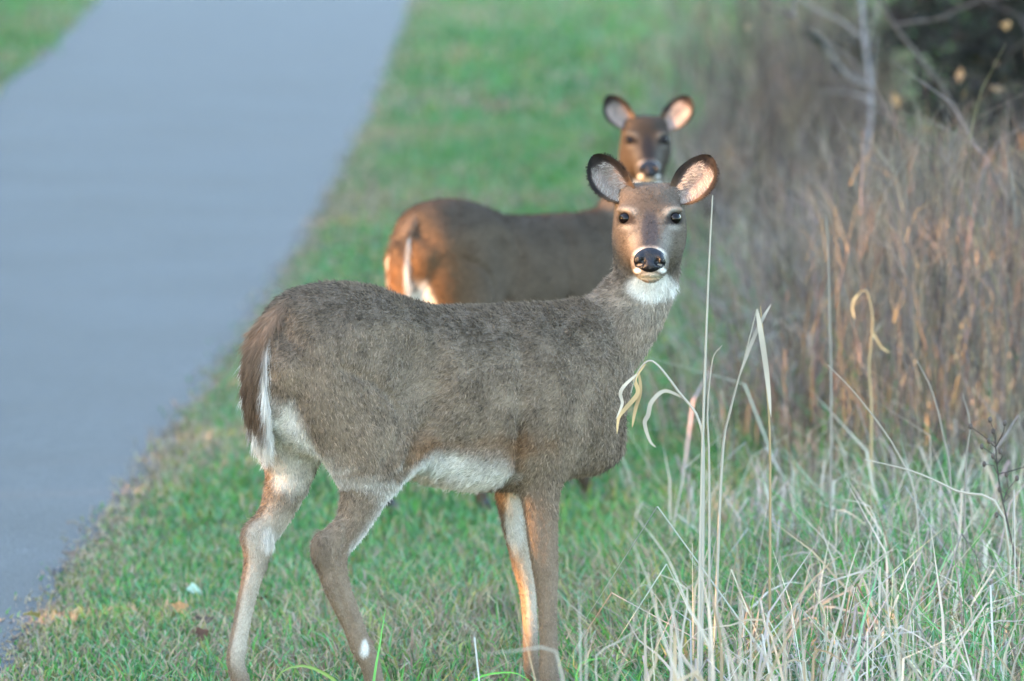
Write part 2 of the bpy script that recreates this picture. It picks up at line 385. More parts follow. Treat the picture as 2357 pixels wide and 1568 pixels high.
class Tube:
    """swept ellipse along a line of points; in-plane and lateral radii; hair lies along flow*tangent"""
    def __init__(s, pts, rp, rl, lat, k=.03, flow=1, length=.012, sub=3):
        A = catmull(np.hstack([np.asarray(pts), np.asarray(rp)[:, None], np.asarray(rl)[:, None]]), sub)
        s.p, s.rp, s.rl = A[:, :3], A[:, 3], A[:, 4]; s.lat = np.asarray(lat, float); s.k = k; s.fs = flow; s.length = length
        m = max(s.rp.max(), s.rl.max()); s.lo, s.hi = s.p.min(0) - m, s.p.max(0) + m
    def d(s, P, want_flow=False):
        best = np.full(len(P), 9.0); fl = np.zeros((len(P), 3)) if want_flow else None
        for i in range(len(s.p) - 1):
            a, ab = s.p[i], s.p[i + 1] - s.p[i]; L2 = ab @ ab; L = math.sqrt(L2); w = ab / L
            if i == 0 or i == len(s.p) - 2: pass
            u = s.lat - w * (s.lat @ w); u /= np.linalg.norm(u); v = np.cross(w, u)
            q = P - a; t = np.clip(q @ ab / L2, 0, 1); o = q - t[:, None] * ab
            rp = s.rp[i] + (s.rp[i + 1] - s.rp[i]) * t; rl = s.rl[i] + (s.rl[i + 1] - s.rl[i]) * t; m = np.minimum(rp, rl)
            e = np.sqrt((o @ u / rl) ** 2 + (o @ v / rp) ** 2 + (o @ w / m) ** 2)
            dd = (e - 1) * m
            if want_flow: b2 = dd < best; fl[b2] = w * s.fs
            best = np.minimum(best, dd)
        return (best, fl) if want_flow else best
class Loft:
    """cross-sections given along an axis of a frame; frame rows = axis, side, up"""
    def __init__(s, org, frame, x, cu, hw, hh, nexp=2.2, k=.03, cap=.04, flow=(-1, 0, 0), length=.012, hwb=None):
        s.o, s.M = np.asarray(org, float), np.asarray(frame, float); s.x, s.cu, s.hw, s.hh = map(np.asarray, (x, cu, hw, hh))
        s.n, s.k, s.cap, s.length = nexp, k, cap, length; s.flow = np.asarray(flow, float) @ s.M
        W_, H_ = max(hw), max(hh); c = []
        for a in (min(x) - cap, max(x) + cap):
            for b2 in (-W_, W_):
                for e in (min(np.asarray(cu) - np.asarray(hh)), max(np.asarray(cu) + np.asarray(hh))): c.append(s.o + np.array([a, b2, e]) @ s.M)
        s.lo, s.hi = np.min(c, 0), np.max(c, 0)
    def d(s, P, want_flow=False):
        q = (P - s.o) @ s.M.T; x = np.clip(q[:, 0], s.x[0], s.x[-1])
        cu, hw, hh = pchip(s.x, s.cu, x), pchip(s.x, s.hw, x), pchip(s.x, s.hh, x)
        e = ((np.abs(q[:, 1]) / hw) ** s.n + (np.abs(q[:, 2] - cu) / hh) ** s.n + (np.abs(q[:, 0] - x) / s.cap) ** s.n) ** (1 / s.n)
        dd = (e - 1) * np.minimum(hw, hh)
        return (dd, np.broadcast_to(s.flow, P.shape)) if want_flow else dd
class Ball:
    def __init__(s, c, r, frame=None, k=.02, flow=(0, 0, -1), length=.01, sub=False):
        s.c, s.r = np.asarray(c, float), np.asarray(r, float); s.M = np.eye(3) if frame is None else np.asarray(frame, float)
        s.k, s.length, s.flow, s.sub = k, length, np.asarray(flow, float), sub
        m = s.r.max(); s.lo, s.hi = s.c - m, s.c + m
    def d(s, P, want_flow=False):
        q = (P - s.c) @ s.M.T; dd = (np.linalg.norm(q / s.r, axis=1) - 1) * s.r.min()
        return (dd, np.broadcast_to(s.flow, P.shape)) if want_flow else dd
def field_mesh(prims, h, smooth=3):
    lo = np.min([p.lo for p in prims], 0) - .03; hi = np.max([p.hi for p in prims], 0) + .03
    n = np.ceil((hi - lo) / h).astype(int) + 1; F = np.full(n, 1.0, np.float32)
    for p in prims:
        mg = p.k + 3 * h
        i0 = np.clip(((p.lo - mg - lo) / h).astype(int), 0, n - 1); i1 = np.clip(((p.hi + mg - lo) / h).astype(int) + 1, 1, n)
        g = [np.arange(i0[d], i1[d]) * h + lo[d] for d in range(3)]
        G = np.stack(np.meshgrid(*g, indexing='ij'), -1).reshape(-1, 3)
        sl = tuple(slice(i0[d], i1[d]) for d in range(3)); b2 = F[sl].ravel()
        a = p.d(G)
        if getattr(p, 'sub', False):
            t = np.clip(.5 - .5 * (b2 + a) / p.k, 0, 1); r = b2 * (1 - t) - a * t + p.k * t * (1 - t)
        else:
            t = np.clip(.5 + .5 * (b2 - a) / p.k, 0, 1); r = b2 * (1 - t) + a * t - p.k * t * (1 - t)
        F[sl] = r.reshape(F[sl].shape)
    V, Q = surface_nets(F, lo, h); return smooth_mesh(V, Q, smooth), Q

def add_curves(name, pts, rad, col, mat, parent):
    """pts (n,k,3), rad (n,k), col (n,3): a hair curves object"""
    n, k, _ = pts.shape
    cu = bpy.data.hair_curves.new(name); cu.add_curves([k] * n)
    cu.attributes["position"].data.foreach_set("vector", np.ascontiguousarray(pts, np.float32).ravel())
    a = cu.attributes.get("radius") or cu.attributes.new("radius", 'FLOAT', 'POINT')
    a.data.foreach_set("value", np.ascontiguousarray(rad, np.float32).ravel())
    c4 = np.ones((n, 4), np.float32); c4[:, :3] = col
    a = cu.attributes.new("tint", 'FLOAT_COLOR', 'CURVE'); a.data.foreach_set("color", c4.ravel())
    cu.materials.append(mat)
    o = bpy.data.objects.new(name, cu); COL.objects.link(o); o.parent = parent
    return o
def sample_mesh(V, Q, n, weight=None):
    A = np.linalg.norm(np.cross(V[Q[:, 2]] - V[Q[:, 0]], V[Q[:, 3]] - V[Q[:, 1]]), axis=1)
    if weight is not None: A = A * weight[Q].mean(1)
    f = rng.choice(len(Q), n, p=A / A.sum()); a, b2 = rng.random(n), rng.random(n)
    w = np.stack([(1 - a) * (1 - b2), a * (1 - b2), a * b2, (1 - a) * b2], 1)
    return Q[f], w
def grow(V, N, flow, length, col, Q, n, name, parent, weight=None, rad=.00035, lift=.35, jit=.25, bright=.32, k=4, droop=0., var=None):
    fi, w = sample_mesh(V, Q, n, weight)
    ip = lambda A: (A[fi] * (w[..., None] if A.ndim > 1 else w)).sum(1)
    P, Nn, Fl, L, C = ip(V), norm(ip(N)), ip(flow), ip(length), ip(col)
    cl = noise3(P, 55); cl2 = noise3(P + 7, 140); cl3 = noise3(P * np.array([.6, 1, 1]), 820)
    Fl = norm(Fl - Nn * (Fl * Nn).sum(1, keepdims=True) + rng.normal(0, jit, P.shape) * .6 + np.stack([cl2, cl, cl * .5 - cl2], 1) * .18)
    L = L * rng.uniform(.65, 1.3, n)
    lf = lift * np.clip(rng.uniform(.5, 1.5, n) + .5 * cl3, .1, 2.2)[:, None]
    s = np.linspace(0, 1, k)
    pts = np.stack([P - Nn * .001 + (Nn * (lf * t * (1 - .35 * t)) + Fl * (t * (1 - .2 * lf))) * L[:, None] - np.array([0, 0, droop]) * (L * t * t)[:, None] for t in s], 1)
    r = rad * rng.uniform(.7, 1.3, (n, 1)) * np.array([1, .95, .75, .15])[None, :k] if k == 4 else np.full((n, k), rad)
    bright = bright * (1 - .65 * np.clip(C.mean(1, keepdims=True) / .5, 0, 1)) * (ip(var)[:, None] if var is not None else 1)
    C = C * (1 + bright * (rng.normal(0, .7, (n, 1)) + .12 * cl[:, None] + .25 * cl2[:, None] + .75 * cl3[:, None])).clip(.25, 2.2)
    return add_curves(name, pts, r, np.clip(C, .004, .9), M_HAIR, parent)

THETA = R(33)
BASE = np.array([*at_y(960, 1625, 11.0)[:2], 0])
HV, LV = np.array([math.cos(THETA), math.sin(THETA), 0]), np.array([-math.sin(THETA), math.cos(THETA), 0])
ROT = np.stack([HV, LV, [0, 0, 1]])                     # world -> deer frame rows (u forward, v left, z up)
def L(px, py, v=0.0):
    """deer-frame point on the pixel's ray, at side offset v (metres to the deer's left)"""
    d = ray(px, py); t = ((BASE - CAM) @ LV + v) / (d @ LV); return ROT @ (CAM + d * t - BASE)

BROWN = np.array([.232, .176, .126]); BACK = np.array([.108, .084, .062]); LEGC = np.array([.25, .185, .132]); WHITE = np.array([.74, .71, .66])
RUST = np.array([.25, .135, .065]); DARK = np.array([.022, .018, .016]); GREYF = np.array([.108, .090, .073]); BLUEB = np.array([.055, .055, .06]); CREAM = np.array([.46, .41, .34])

def build_deer(name, label, loc, rz, scale, head_at, head_view, neck, fur_n, h, head_yaw=0.0, rump=0.0, coat=1.0):
    """one white-tailed doe.  Legs and trunk are set out in the deer frame, the head in its own frame (x right, y up, z out of the face
    plane as seen from in front); head_at is its place and head_view its axes in the deer frame"""
    root = empty(name, loc, rz); root.scale = (scale,) * 3
    tag(root, label, "deer", "does standing on the verge")
    p = PM
    # ---- trunk
    st = [(628, 742, 985, .075), (655, 694, 1010, .112), (705, 664, 1040, .132), (780, 652, 1058, .142), (850, 660, 1068, .146), (920, 684, 1085, .148), (1000, 706, 1112, .155),
          (1090, 706, 1126, .158), (1180, 702, 1122, .152), (1260, 700, 1108, .138), (1320, 708, 1088, .118), (1365, 760, 1062, .085), (1388, 830, 1020, .06)]
    x, cu, hw, hh = [], [], [], []
    for px, a, b2, w in st:
        zt, zb = L(px, a)[2], L(px, b2)[2]; x.append(L(px, (a + b2) / 2)[0]); cu.append((zt + zb) / 2); hh.append((zt - zb) / 2); hw.append(w)
    prims = [Loft((0, 0, 0), np.eye(3), x, cu, hw, hh, 2.25, .03, .035, (-.8, 0, -.5), .0105)]
    tail_root_u = x[0]
    lat = (0, 1, 0)
    def leg(rows, v0=0.0, k=.035):
        P_ = [L(a, b2, c) for a, b2, c, _, _ in rows]; rp = [r[3] * p for r in rows]; rl = [r[4] * p for r in rows]
        f = P_[-1]
        P_.append(np.array([f[0] + .018, f[1], max(f[2] * .62, .06)])); rp.append(.018); rl.append(.017)
        P_.append(np.array([f[0] + .034, f[1], .034])); rp.append(.017); rl.append(.017)
        prims.append(Tube(P_, rp, rl, lat, k, 1, .009))
        return P_[-1]
    feet = [
        leg([(735, 815, -.07, 118, 62), (805, 960, -.085, 108, 72), (842, 1065, -.092, 86, 60), (838, 1130, -.095, 60, 42), (812, 1200, -.095, 41, 31), (768, 1262, -.095, 39, 24), (768, 1325, -.095, 34, 22), (790, 1386, -.095, 29, 20), (813, 1440, -.095, 25, 19), (832, 1490, -.095, 26, 20), (850, 1524, -.095, 24, 19)]),
        leg([(655, 850, .07, 100, 58), (655, 985, .08, 86, 54), (668, 1080, .085, 60, 42), (640, 1170, .085, 42, 31), (602, 1236, .085, 34, 25), (588, 1302, .085, 27, 21), (571, 1365, .085, 22, 18), (552, 1460, .085, 21, 17), (546, 1493, .085, 23, 18), (543, 1530, .085, 21, 17)]),
        leg([(1285, 850, -.07, 105, 60), (1262, 985, -.09, 82, 54), (1245, 1085, -.088, 54, 42), (1246, 1190, -.085, 39, 33), (1252, 1285, -.085, 33, 29), (1257, 1325, -.085, 29, 26), (1260, 1400, -.085, 22, 21), (1263, 1500, -.085, 21, 20), (1264, 1556, -.085, 23, 21)]),
        leg([(1200, 1010, .06, 66, 46), (1172, 1110, .07, 36, 34), (1186, 1220, .07, 27, 26), (1204, 1305, .07, 24, 24), (1216, 1370, .07, 18, 18), (1222, 1490, .07, 17, 17), (1224, 1538, .07, 19, 18)])]
    # hock points, stifle, elbow, brisket
    prims.append(Ball(L(735, 1262, -.095), (.017, .015, .028), k=.018))
    prims.append(Ball(L(577, 1236, .085), (.018, .015, .026), k=.02))
    prims.append(Ball(L(905, 1020, -.105), (.065, .035, .06), k=.05, flow=(-.5, 0, -.8)))
    prims.append(Ball(L(1372, 1030, 0), (.05, .05, .042), k=.05, flow=(-.5, 0, -.8), length=.014))
    prims.append(Ball(L(1200, 1030, -.1), (.05, .03, .035), k=.04, flow=(-.5, 0, -.8)))
    prims.append(Ball(L(1003, 850, -.20), (.055, .07, .13), k=.045, sub=True))
    # ---- head frame
    vx, vy, vz = head_view
    cy_, sy_ = math.cos(head_yaw), math.sin(head_yaw); vx, vz = vx * cy_ - vz * sy_, vz * cy_ + vx * sy_
    VM = np.stack([vx, vy, vz])                                      # rows: view axes in the deer frame
    ph = R(31); FV = np.array([0, -math.sin(ph), math.cos(ph)]) @ VM; UV = np.array([0, math.cos(ph), math.sin(ph)]) @ VM; RV = vx
    HM = np.stack([FV, RV, UV]); hs = p
    hp = lambda f, r, u: head_at + np.array([f, r, u]) * hs @ HM
    hx = np.array([-95, -55, -10, 40, 90, 135, 170, 188]) * hs
    top = np.array([36, 50, 40, 20, 8, 4, 0, -6]); bot = np.array([-95, -110, -112, -100, -78, -62, -54, -42])
    hwd = np.array([62, 76, 81, 70, 51, 41, 37, 32]) * hs
    prims.append(Loft(head_at, HM, hx, (top + bot) / 2 * hs, hwd, (top - bot) / 2 * hs, 2.5, .02, .016, (-1, 0, .15), .008))
    for sg in (-1, 1):
        prims.append(Ball(hp(5, sg * 58, 23), np.array([19, 22, 8]) * hs, HM, .012, FV * -1, .006))        # brow
        prims.append(Ball(hp(-75, sg * 50, 14), np.array([26, 26, 26]) * hs, HM, .02, FV * -1, .01))        # ear base
        prims.append(Ball(hp(26, sg * 66, 20), np.array([19, 17, 15]) * hs, HM, .006, FV * -1, .006, sub=True))   # socket
        prims.append(Ball(hp(150, sg * 26, -34), np.array([34, 16, 24]) * hs, HM, .012, FV * -1, .006))     # lips
    prims.append(Ball(hp(140, 0, -64), np.array([42, 27, 15]) * hs, HM, .012, FV * -1, .009))               # chin
    # ---- neck
    nk_end = hp(-62, 0, -52)
    NP = [L(1262, 890, 0), L(1350, 822, 0)] + [np.asarray(q) for q in neck] + [nk_end]
    prims.append(Tube(NP, [d_ * p for d_ in (112, 108, 96, 84, 74, 64)][:len(NP)], [d_ * p for d_ in (85, 82, 78, 70, 64, 58)][:len(NP)], lat, .055, -1, .0125))
    V, Q = field_mesh(prims, h, 4)
    N = vnormals(V, Q)
    for line, w_, amp in (([(1000, 730), (1010, 860), (985, 985)], .026, .011), ([(790, 850), (870, 890), (908, 950), (905, 1010), (870, 1060)], .012, .0075), ([(1200, 770), (1185, 900), (1188, 1010)], .020, .008),
                          ([(1188, 985), (1190, 1050), (1196, 1110)], .011, .011), ([(975, 985), (945, 1030), (922, 1085)], .013, .010), ([(1322, 715), (1375, 840), (1395, 960), (1370, 1040)], .016, .007),
                          ([(800, 1165), (806, 1240), (790, 1290)], .007, .005), ([(775, 1320), (800, 1390), (822, 1450)], .006, .003), ([(690, 760), (720, 850), (700, 960)], .03, .006), ([(1250, 1130), (1262, 1230), (1262, 1300)], .007, .003),
                          ([(640, 1120), (625, 1190), (610, 1230)], .008, .004), ([(820, 760), (900, 740), (980, 760)], .03, -.006), ([(1255, 760), (1270, 860), (1262, 960)], .04, -.008), ([(840, 1000), (850, 1080)], .03, -.005)):
        c = catmull(np.array([L(a, b2, -.13)[[0, 2]] for a, b2 in line]), 6)
        dd = np.min([np.hypot(V[:, 0] - q[0], V[:, 2] - q[1]) for q in c], 0)
        V = V - N * (amp * np.exp(-(dd / w_) ** 2) * sstep(.15, .5, np.abs(N[:, 1])) * (np.abs(V[:, 1]) > .03))[:, None]
    N = vnormals(V, Q)
    # ---- hair flow and length from the nearest pieces
    fl = np.zeros_like(V); ln = np.zeros(len(V)); ws = np.zeros(len(V))
    for q in prims:
        if getattr(q, 'sub', False): continue
        d_, f_ = q.d(V, True); w = np.exp(-np.clip(d_, -.01, .2) / .012); fl += f_ * w[:, None]; ln += q.length * w; ws += w
    fl = norm(fl); ln /= ws
    # ---- coat
    nz = noise3(V, 9); nz2 = noise3(V + 3, 30); nz3 = noise3(V + 5, 110)
    C = np.tile(BROWN, (len(V), 1)) * (1 + .05 * nz + .05 * nz2)[:, None]
    def mixc(c, m, extra=None):
        nonlocal C
        m = np.clip(m, 0, 1)[:, None]; C = C * (1 - m) + np.asarray(c) * m
    def blob(c, r, soft=.5): return 1 - sstep(1 - soft, 1 + soft * .6, np.linalg.norm((V - c) / np.asarray(r), axis=1) + .22 * nz2 + .1 * nz3)
    z = V[:, 2]; zb = L(900, 700)[2]
    hq = (V - head_at) @ HM.T / hs; onhead = (1 - sstep(70, 150, -hq[:, 0])) * (1 - sstep(120, 175, np.linalg.norm(hq[:, 1:], axis=1)))
    body = 1 - onhead
    mixc(BACK, body * .7 * sstep(.58, .80, z + .03 * nz) * sstep(.2, .95, N[:, 2] + .25))
    mixc(LEGC, body * sstep(.50, .34, z + .03 * nz) * .85)
    mixc(RUST * .8, blob(L(1195, 1020, -.1), (.055, .06, .05)) * .7); mixc(RUST * .85, blob(L(1080, 1040, -.12), (.2, .08, .035)) * .55)
    mixc(RUST * .9, blob(L(950, 1030, -.1), (.05, .09, .05)) * .5)
    belly = sstep(-.15, -.75, N[:, 2]) * body * sstep(.62, .50, z) * sstep(.36, .40, z)
    mixc(WHITE, belly * (1 - sstep(L(1070, 900)[0], L(1130, 900)[0], V[:, 0])))
    mixc(WHITE, blob(L(1010, 1090, -.10), (.095, .07, .046), .5)); mixc(WHITE * .95, blob(L(1105, 1108, -.11), (.085, .07, .022), .5))
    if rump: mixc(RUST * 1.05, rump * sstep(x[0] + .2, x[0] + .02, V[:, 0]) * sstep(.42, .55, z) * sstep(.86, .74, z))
    # white of the rump and inside of the thighs, leg linings
    for sg in (-1, 1):
        mixc(WHITE, blob(L(675, 1000, .03 * sg), (.06, .055, .105), .4)); mixc(WHITE, blob(L(690, 1075, .045 * sg), (.055, .045, .07), .45))
        mixc(RUST * .9, blob(L(600, 960, .10 * sg), (.05, .045, .12), .4) * .8)
    inner = sstep(.3, .85, -N[:, 1] * np.sign(V[:, 1])) * body * sstep(.10, .2, z) * sstep(.5, .42, z)
    mixc(CREAM * 1.25, inner * .75)
    mixc(WHITE, blob(L(618, 1246, .06), (.024, .03, .030), .5)); mixc(WHITE, blob(L(838, 1493, -.11), (.009, .03, .016), .6)); mixc(WHITE * .9, blob(L(1185, 1230, .045), (.022, .02, .10), .4))
    mixc(LEGC * .62, blob(L(735, 1290, -.1), (.02, .03, .045), .5) * .6); mixc(LEGC * .6, blob(L(593, 1290, .09), (.025, .03, .035), .5) * .6)
    mixc(DARK * 2.2, blob(L(1395, 1062, 0), (.055, .06, .03), .5) * .8)
    nf = sstep(0, 1, (hq[:, 0] < 40) * 1.0)
    mixc(np.array([.34, .275, .215]), blob(np.asarray(neck[1]) + np.array([0, 0, -.03]), (.13, .13, .16), .6) * .8 * body)
    # head markings
    Ff, Rr, Uu = hq[:, 0], hq[:, 1], hq[:, 2]; aR = np.abs(Rr)
    def hb(f, r, u, a, b2, c, soft=.5):
        q = np.sqrt(((Ff - f) / a) ** 2 + ((aR - r) / b2) ** 2 + ((Uu - u) / c) ** 2) + .08 * nz2; return (1 - sstep(1 - soft, 1 + soft * .6, q)) * onhead
    mixc(GREYF, onhead * .9)
    mixc(np.array([.125, .097, .073]), hb(30, 62, -60, 75, 45, 60) * .8)
    mixc(BLUEB, hb(85, 0, 14, 85, 22, 30) * .85); mixc(GREYF * .75, hb(-20, 0, 35, 60, 50, 30) * .6)
    vq = (V - head_at) @ VM.T / hs; vx_, vy_, vz_ = vq.T; avx = np.abs(vx_)
    def ve(x0, y0, a, b2, soft=.4):        # soft oval on the face, measured square to the face
        q = np.sqrt(((avx - x0) / a) ** 2 + ((vy_ - y0) / b2) ** 2) + .07 * nz2; return (1 - sstep(1 - soft, 1 + soft * .7, q)) * onhead * sstep(-20, 10, vz_)
    mixc(CREAM * .62, ve(40, 14, 10, 9, .8) * .8); mixc(CREAM * .62, ve(57, 21, 20, 6, .8) * .8); mixc(CREAM * .6, ve(56, -23, 15, 7, .8) * .75); mixc(CREAM * .5, ve(40, -50, 13, 26, .9) * .6)
    mixc(DARK * 1.5, ve(58, -1, 22, 16, .3)); mixc(DARK * 2, ve(39, -11, 8, 5, .6) * .8)
    mixc(GREYF * .55, ve(0, 34, 44, 22, .7) * .6); mixc(BLUEB * .75, np.clip((1 - sstep(10, 26, avx + .12 * np.abs(vy_ + 30))) * sstep(30, 5, vy_) * sstep(-78, -62, vy_), 0, 1) * onhead * .85)
    fz = sstep(95, 118, vz_); en = np.sqrt((vx_ / 36) ** 2 + ((vy_ + 98) / 28) ** 2) + .04 * nz2
    ring = (1 - sstep(1.02, 1.30, en + .1 * nz)) * fz * onhead
    mixc(CREAM * 1.3, ring * sstep(-94, -80, vy_) * (.25 + .55 * sstep(4, 24, avx))); mixc(CREAM * .6, ring * sstep(-84, -98, vy_) * .5)
    mixc(WHITE, (1 - sstep(.8, 1.15, np.sqrt(((avx - 29) / 9) ** 2 + ((vy_ + 123) / 6) ** 2))) * fz * onhead); mixc(WHITE * .95, (1 - sstep(.8, 1.15, np.sqrt((vx_ / 27) ** 2 + ((vy_ + 137) / 9) ** 2))) * onhead * sstep(60, 90, vz_))
    # throat bib
    bib = (1 - sstep(.75, 1.2, np.sqrt(((vx_ - 4) / 60) ** 2 + ((vy_ + 160) / 34) ** 2) + .1 * nz2)) * sstep(-60, 0, vz_ + 60) * (1 - sstep(85, 105, vz_))
    mixc(CREAM * .8, (1 - sstep(.6, 1.3, np.sqrt((vx_ / 70) ** 2 + ((vy_ + 185) / 60) ** 2))) * .5 * (vz_ > -60)); mixc(WHITE, bib)
    lum = C.mean(1, keepdims=True); C = C * (coat + (1 - coat) * sstep(.3, .5, lum))  # a lowered coat factor paints shade into the hair colour, whites kept
    body_o = mesh_obj("body", V, Q, M_SKIN, root, C * .8)
    hide = np.clip((1 - sstep(.92, 1.05, en)) * fz + ve(58, 0, 17, 15, .1), 0, 1) * onhead
    L_ = ln * (1 - .6 * onhead) * (.55 + .45 * sstep(.2, .5, z)) * (1 + .8 * blob(hp(20, 0, -135), np.array([80, 80, 50]) * hs, .4)) * (1 + .5 * blob(L(1010, 1110, -.05), (.16, .12, .06)))
    L_ = L_ * (1 + 1.3 * blob(L(618, 1246, .06), (.026, .03, .03), .4))
    wgt = (1 + 1.6 * onhead) * (1 - hide)
    # hair of the face lies back over the brow, away from the nose
    grow(V, N, fl, L_, C, Q, fur_n, "fur", root, wgt, rad=.00044, lift=.45, jit=.42, bright=.6, var=np.clip(.35 + .65 * sstep(.36, .5, z), 0, 1) * (1 - .4 * onhead))
    # long pale hair: hock tuft, belly, back of thighs
    # ---- eyes, nose
    for sg in (-1, 1):
        eV, eQ = field_mesh([Ball(hp(15, sg * 58, 8), np.array([16, 15.5, 14.5]) * hs, HM, .004)], .0028, 2)
        mesh_obj("eye", eV, eQ, M_EYE, root)
    nv = lambda a, b2, c: head_at + np.array([a, b2, c]) * hs @ VM
    np_ = [Ball(nv(0, -94, 143), np.array([33, 25, 20]) * hs, VM, .006), Ball(nv(0, -112, 156), np.array([27, 17, 17]) * hs, VM, .008)]
    for sg in (-1, 1): np_.append(Ball(nv(sg * 23, -100, 150), np.array([14, 19, 17]) * hs, VM, .006))
    for sg in (-1, 1):
        np_ += [Ball(nv(sg * 17, -101, 168), np.array([6, 7, 8]) * hs, VM, .005, sub=True), Ball(nv(sg * 28, -108, 164), np.array([8, 3.5, 9]) * hs, VM, .004, sub=True)]
    nV, nQ = field_mesh(np_, .0022, 2); mesh_obj("nose", nV, nQ, M_NOSE, root)
    # ---- ears: a cupped, rimmed shell each
    for sg, sp in ((-1, [(-52, 45), (-132, 122)]), (1, [(60, 42), (142, 120)])):
        b0 = np.array([sp[0][0], sp[0][1], -20.0]); t0 = np.array([sp[1][0] + sg * 4, sp[1][1] + 26, -38.0])
        ax = t0 - b0; el_ = np.linalg.norm(ax); ax /= el_
        nrm = np.array([.22 if sg < 0 else -.6, .05, 1.0]); nrm -= ax * (nrm @ ax); nrm /= np.linalg.norm(nrm); sd = np.cross(nrm, ax)
        ns, nt_ = 26, 25; ss = np.linspace(0, 1, ns); tt = np.linspace(-1, 1, nt_)
        wp = pchip([0, .08, .25, .48, .72, .88, .96, 1], [.42, .60, .86, 1, .86, .56, .32, .05], ss) * (46 if sg < 0 else 52)
        G = []
        for layer in (0, 1):
            for i, s1 in enumerate(ss):
                for t1 in tt:
                    cup = (1 - t1 * t1) * ((24 if sg < 0 else 15) * math.sin(math.pi * min(1, .18 + s1 * .8)) + 6) * -1 + (abs(t1) ** 3) * 3
                    wob = 1.5 * math.sin(9 * s1 + 4 * t1)
                    q = b0 + ax * (s1 * el_) + sd * (t1 * wp[i] + (6 * math.sin(math.pi * s1)) * sg * -1) + nrm * (cup + (wob if layer == 0 else 0) - layer * (4.5 * (1 - abs(t1) ** 4) + .8))
                    G.append(q)
        G = np.array(G); nn = ns * nt_; F = []
        for i in range(ns - 1):
            for j in range(nt_ - 1):
                a = i * nt_ + j; F += [(a, a + 1, a + nt_ + 1, a + nt_), (nn + a, nn + a + nt_, nn + a + nt_ + 1, nn + a + 1)]
        for i in range(ns - 1):
            for j in (0, nt_ - 1):
                a = i * nt_ + j; F.append((a, a + nt_, nn + a + nt_, nn + a))
        for j in range(nt_ - 1):
            for i in (0, ns - 1):
                a = i * nt_ + j; F.append((a, a + 1, nn + a + 1, nn + a))
        if sg > 0: pass
        Wd = head_at + (G * hs) @ VM
        S1 = np.tile(np.repeat(ss, nt_), 2); T1 = np.tile(np.tile(tt, ns), 2); lay = np.repeat([0, 1], nn)
        out = T1 * sg * (1 if True else 1)                                  # -1 .. 1 across
        outer = sstep(.42, .85, -T1 * sg * 1.0) if False else 0
        rim = np.clip(sstep(.54, .8, np.abs(T1)) + sstep(.68, .88, S1), 0, 1)
        inner_c = np.array([.27, .22, .20]); pink = np.array([.38, .25, .20])
        gn = noise3(G, .11); ci = inner_c * (1 + .25 * gn[:, None]); ci = ci * (1 - .45 * sstep(.2, .8, gn)[:, None]) + pink * .45 * sstep(.2, .8, gn)[:, None]
        brd = DARK * 1.2 * (1 - sstep(.45, .1, S1)[:, None]) + np.array([.12, .08, .05]) * sstep(.45, .1, S1)[:, None]
        cc = ci * (1 - rim[:, None]) + brd * rim[:, None]
        bk = np.array([.10, .078, .06]) * (1 - sstep(.45, .95, S1)[:, None]) + DARK * 1.3 * sstep(.45, .95, S1)[:, None]
        cc = np.where(lay[:, None] == 0, cc, bk)
        eo = mesh_obj("ear", Wd, F, M_EARM, root, cc)
        # hair inside: pale wisps from the edges, short dark on the rim
        m = 2600 if fur_n > 100000 else 700
        s2 = rng.uniform(.05, .93, m); t2 = rng.uniform(-1, 1, m); t2 = np.sign(t2) * np.abs(t2) ** .6
        ii = np.clip((s2 * (ns - 1)).astype(int), 0, ns - 1); jj = np.clip(((t2 + 1) / 2 * (nt_ - 1)).astype(int), 0, nt_ - 1); kk = ii * nt_ + jj
        Pb = Wd[kk] + rng.normal(0, .0012, (m, 3)); isrim = rim[kk] > .55
        VMr = VM
        dirv = (ax * rng.uniform(.2, .9, m)[:, None] - sd * np.sign(t2)[:, None] * rng.uniform(.1, .9, m)[:, None] + nrm * rng.uniform(.15, .6, m)[:, None]) @ VMr
        dirr = (ax * rng.uniform(.1, .6, m)[:, None] + sd * np.sign(t2)[:, None] * rng.uniform(.3, 1, m)[:, None] + nrm * rng.uniform(.0, .4, m)[:, None]) @ VMr
        dv = norm(np.where(isrim[:, None], dirr, dirv)); le = np.where(isrim, .006, rng.uniform(.008, .024, m) * (.5 + .5 * np.abs(t2)))
        pts = np.stack([Pb + dv * (le * q)[:, None] - np.array([0, 0, .25]) * (le * q * q)[:, None] for q in (0, .35, .7, 1)], 1)
        hc = np.where(isrim[:, None], cc[kk] * .9, np.array([.46, .42, .38])) * rng.uniform(.5, 1.3, (m, 1))
        keep = isrim | (rng.random(m) < .55)
        add_curves("ear_fur", pts[keep], np.tile([.0003, .00028, .0002, .00005], (int(keep.sum()), 1)), hc[keep], M_HAIR, eo)
    # ---- tail
    u0 = tail_root_u
    tp = [np.array([u0 + .045, 0, L(630, 700)[2]]), np.array([u0 - .018, 0, L(630, 765)[2]]), np.array([u0 - .04, 0, L(630, 850)[2]]), np.array([u0 - .038, 0, L(630, 930)[2]]), np.array([u0 - .028, 0, L(630, 1000)[2]]), np.array([u0 - .015, 0, L(630, 1040)[2]])]
    tV, tQ = field_mesh([Tube(tp, np.array([16, 16, 15, 14, 12, 6]) * p, np.array([24, 40, 45, 42, 28, 9]) * p, (0, 1, 0), .01)], .005, 2)
    tN = vnormals(tV, tQ)
    edge = sstep(.030, .038, np.abs(tV[:, 1]) + .004 * noise3(tV, 60)); fr = sstep(.4, .75, tN[:, 0]); tipm = sstep(L(630, 965)[2], L(630, 1005)[2], tV[:, 2] + .008 * noise3(tV, 80))
    tz = sstep(L(630, 890)[2], L(630, 790)[2], tV[:, 2])
